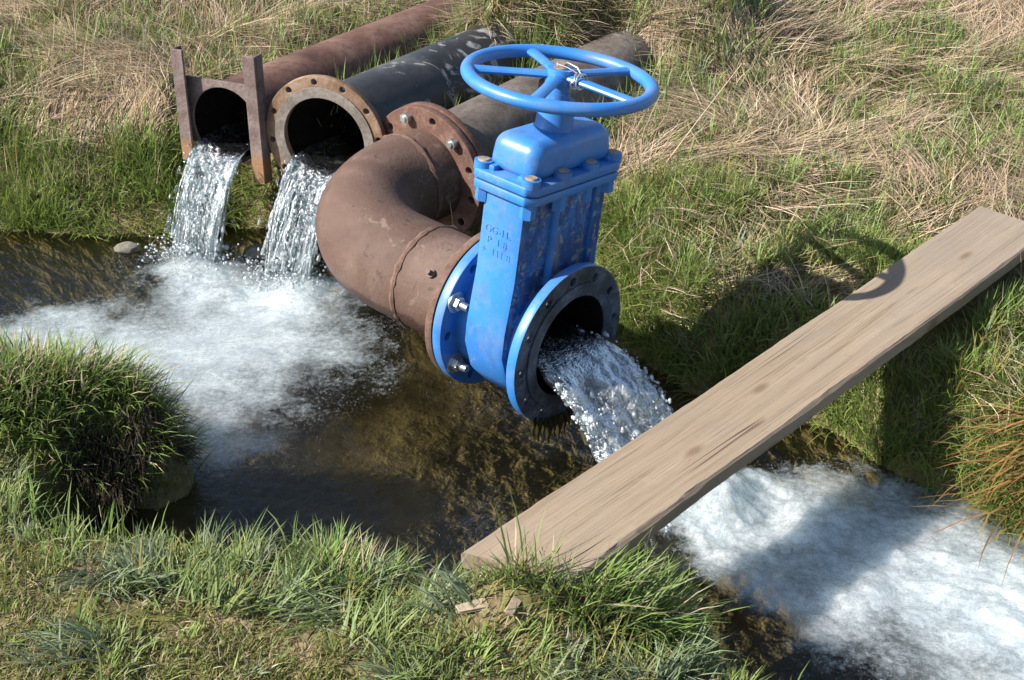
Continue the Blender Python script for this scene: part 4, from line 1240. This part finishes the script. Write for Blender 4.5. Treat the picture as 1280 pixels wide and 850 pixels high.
n = 1000
u_ = r.uniform(-.12, .34, n); t_2 = r.uniform(.004, .06, n)
x = PO.x + PS.x * u_ - PE.x * t_2 + .085 * u_ / PW * PE.x; y = PO.y + PS.y * u_ - PE.y * t_2 + .085 * u_ / PW * PE.y
m = sdist(x, y) > 0; x, y = x[m], y[m]; n = len(x)
green.add(blades(x, y, r.uniform(-3.1, 3.1, n), r.uniform(.0, .7, n), r.uniform(.1, 1.2, n), r.lognormal(math.log(.065), .4, n).clip(.02, .17) * np.where(u_[m] > .12, 1.15, .62), r.uniform(.0024, .005, n), pick(GREEN + LUSH + OLIVE + STRAW[:2], n, r), r))
tag(green.build('green_grass', M_green), kind='stuff')
tag(dry.build('dry_grass', M_dry), kind='stuff')
tag(straw.build('matted_straw', M_dry), kind='stuff')

# ------------------------------------------------------------------ single plants
def tussock(cx, cy, rad, n, hmin, hmax, label, seed, dead=.25, lean=(.05, .7), bias=None, w=(.0028, .0055), pal=None, extra=None, flat=.85):
    r = np.random.default_rng(seed); T_ = Turf()
    a = r.uniform(0, 2 * PI, n); q = rad * np.sqrt(r.uniform(0, 1, n)); x = cx + q * np.cos(a); y = cy + q * np.sin(a) * flat
    rel = q / rad
    head = a + r.normal(0, .5, n)
    if bias is not None: head = np.where(r.uniform(0, 1, n) < .4, bias + r.normal(0, .5, n), head)
    isdead = r.uniform(0, 1, n) < dead * (1.4 - rel)
    col = np.where(isdead[:, None], pick(STRAW, n, r), pick(pal or (GREEN + LUSH), n, r))
    z = np.maximum(hgt(x, y), .02) - .01
    T_.add(blades(x, y, head, r.uniform(lean[0], lean[1], n) * (.4 + .8 * rel), r.uniform(.3, 1.3, n), r.uniform(hmin, hmax, n), r.uniform(w[0], w[1], n), col, r, z=z, tipcol=col * 1.15))
    if extra: T_.add(extra())
    return tag(T_.build('grass_tussock', M_green), label, 'grass tussock')
def thatch():  # dead hanging blades, colours darkened to paint the shade below the overhang
    r = np.random.default_rng(77); n = 1300
    x = r.uniform(-1.03, -.81, n); y = 2.69 + .16 * np.clip((x + .92) / .16, 0, 1) + r.uniform(.0, .07, n); z = np.maximum(hgt(x, y), .05) + r.uniform(-.02, .05, n)
    a = np.where(x > -.84, -.3, -1.4)
    return blades(x, y, a + r.normal(0, .4, n), r.uniform(.7, 1.3, n), r.uniform(.8, 1.9, n), r.uniform(.04, .11, n), r.uniform(.0016, .0034, n), pick([(.050, .036, .022), (.075, .055, .034), (.035, .028, .018), (.13, .10, .065)], n, r), r, z=z)
tussock(-1.15, 2.84, .345, 7000, .04, .16, 'big shaggy green grass tussock overhanging the pool at the left edge', 301, bias=-.6, extra=thatch, flat=.48, pal=LUSH + LUSH + GREEN)
tussock(-.33, 2.24, .085, 900, .07, .15, 'small upright grass tussock on the near bank beside the dark water', 302, bias=.9)
tussock(.20, 2.12, .12, 900, .09, .20, 'long loose grass tussock drooping beside the near end of the plank', 303, .12, (.1, .8), bias=.2)

def reed():
    r = np.random.default_rng(44); T_ = Turf(); n = 150
    x = 1.28 + r.normal(0, .05, n); y = 2.70 + r.normal(0, .05, n)
    head = math.atan2(-.42, -.9) + r.normal(0, .45, n)
    pal = [(.26, .14, .045), (.20, .11, .04), (.33, .20, .07), (.16, .10, .03), (.22, .17, .05)]
    col = pick(pal, n, r)
    T_.add(blades(x, y, head, r.uniform(.9, 1.5, n), r.uniform(.2, 1.0, n), r.uniform(.14, .34, n), r.uniform(.003, .0055, n), col, r, z=hgt(x, y) + r.uniform(0, .06, n), tipcol=col * .8))
    tag(T_.build('reed_clump', M_dry), 'rust-brown reed stalks drooping over the foam at the right edge', 'reeds')
reed()

def stalk(x, y, h, head, lean, label):
    base = Vector((x, y, float(hgt(np.array([x]), np.array([y]))[0]) - .01))
    pts = [base + Vector((math.cos(head) * math.sin(lean) * h * t, math.sin(head) * math.sin(lean) * h * t, h * t * math.cos(lean) - .03 * t * t * h)) for t in np.linspace(0, 1, 9)]
    bm = bmesh.new(); tube_np(bm, pts, .0022, 6, .0009)
    o = obj('dry_stalk', bm, M_stalk); tag(o, label, 'stalk')
M_stalk = flat_mat('dry_stalk_straw', (.42, .33, .20), .7, .2, 50)
stalk(-.135, 3.72, .46, 2.3, .16, 'thin dry stalk rising between the two nearest pipes, left of the handwheel')
stalk(.42, 3.95, .46, .25, .62, 'long straw stalk slanting up to the right behind the handwheel')
stalk(-.08, 3.80, .32, 1.7, .10, 'short dry stalk close in front of the grey pipe, below the handwheel rim')

stalk(-.90, 2.47, .20, 1.9, .18, 'thin pale weed stalk standing in front of the dark side of the big tussock')
# ------------------------------------------------------------------ stones, chips, twig
def lump(name, x, y, sx, sy, sz, m, label, cat, seed, group=None, z=None, rot=0):
    r = np.random.default_rng(seed); bm = bmesh.new(); bmesh.ops.create_icosphere(bm, subdivisions=3, radius=1)
    P = np.array([v.co[:] for v in bm.verts]); f = 1 + .28 * fbm(P[:, 0] * 1.6 + seed, P[:, 1] * 1.6, P[:, 2] * 1.6, seed=seed)
    z0 = float(hgt(np.array([x]), np.array([y]))[0]) if z is None else z
    c, s = math.cos(rot), math.sin(rot)
    for v, p, k in zip(bm.verts, P, f):
        q = p * k; q = np.sign(q) * np.abs(q) ** .8
        v.co = Vector((x + (q[0] * sx * c - q[1] * sy * s), y + (q[0] * sx * s + q[1] * sy * c), z0 + q[2] * sz + sz * .3))
    tag(obj(name, bm, m, None, angle=25), label, cat, group)
lump('stone', -1.235, 4.06, .040, .028, .016, M_stone, 'grey flat stone at the waterline left of the leftmost waterfall', 'stone', 1, z=.0)
lump('stone', -.80, 4.02, .055, .035, .03, M_stone, 'wet stone at the waterline between the two waterfalls', 'stone', 2, z=-.005)
for k, (x, y, L, rot) in enumerate([(-.075, 2.03, .028, .3), (.0, 2.02, .022, 1.2), (-.33, 1.86, .026, .8)]):
    bm = bmesh.new(); z = float(hgt(np.array([x]), np.array([y]))[0])
    rbox(bm, T((x, y, z + .012)) @ Matrix.Rotation(rot, 4, 'Z') @ Matrix.Rotation(.3, 4, 'X'), L * 2, L * .7, .006, .002, 1)
    for v in bm.verts: v.co += Vector(rng.normal(0, .002, 3))
    tag(obj('wood_chip', bm, M_chip), ['pale wood chip on the bare soil below the plank, left of the other chip there', 'pale wood chip on bare soil nearest the end of the plank', 'pale wood chip lying on the trodden path at the bottom left'][k], 'wood chip', 'wood chips on the near bank')
bm = bmesh.new(); tube_np(bm, [(.18, 2.33, .05), (.25, 2.36, .022), (.31, 2.40, .012), (.36, 2.41, .012)], .006, 8, .003)
tag(obj('twig', bm, M_twig), 'dark wet twig sticking out over the water under the plank', 'twig')

# ------------------------------------------------------------------ light
sun_to = Vector((-.77, -.195, .608)).normalized()
el_ = math.asin(sun_to.z); az = math.atan2(sun_to.x, sun_to.y)
w = bpy.data.worlds.new('World'); bpy.context.scene.world = w; w.use_nodes = True
nt = w.node_tree; bg = nt.nodes['Background']
sky = nt.nodes.new('ShaderNodeTexSky'); sky.sky_type = 'NISHITA'; sky.sun_disc = False
sky.sun_elevation = el_; sky.sun_rotation = az % (2 * PI); sky.air_density = 1; sky.dust_density = 1
nt.links.new(sky.outputs[0], bg.inputs[0]); bg.inputs[1].default_value = .085
ld = bpy.data.lights.new('sun', 'SUN'); ld.energy = 5.0; ld.angle = math.radians(.5); ld.color = (1, .955, .88)
lo = bpy.data.objects.new('sun', ld); C.objects.link(lo)
lo.rotation_euler = sun_to.to_track_quat('Z', 'Y').to_euler(); lo.location = sun_to * 10

sc = bpy.context.scene
sc.view_settings.view_transform = 'Standard'; sc.view_settings.look = 'None'
sc.view_settings.exposure = 1.18; sc.view_settings.gamma = 1
sc.cycles.max_bounces = 8; sc.cycles.transparent_max_bounces = 16
sc.cycles.sample_clamp_indirect = 6
sc.cycles.use_denoising = True
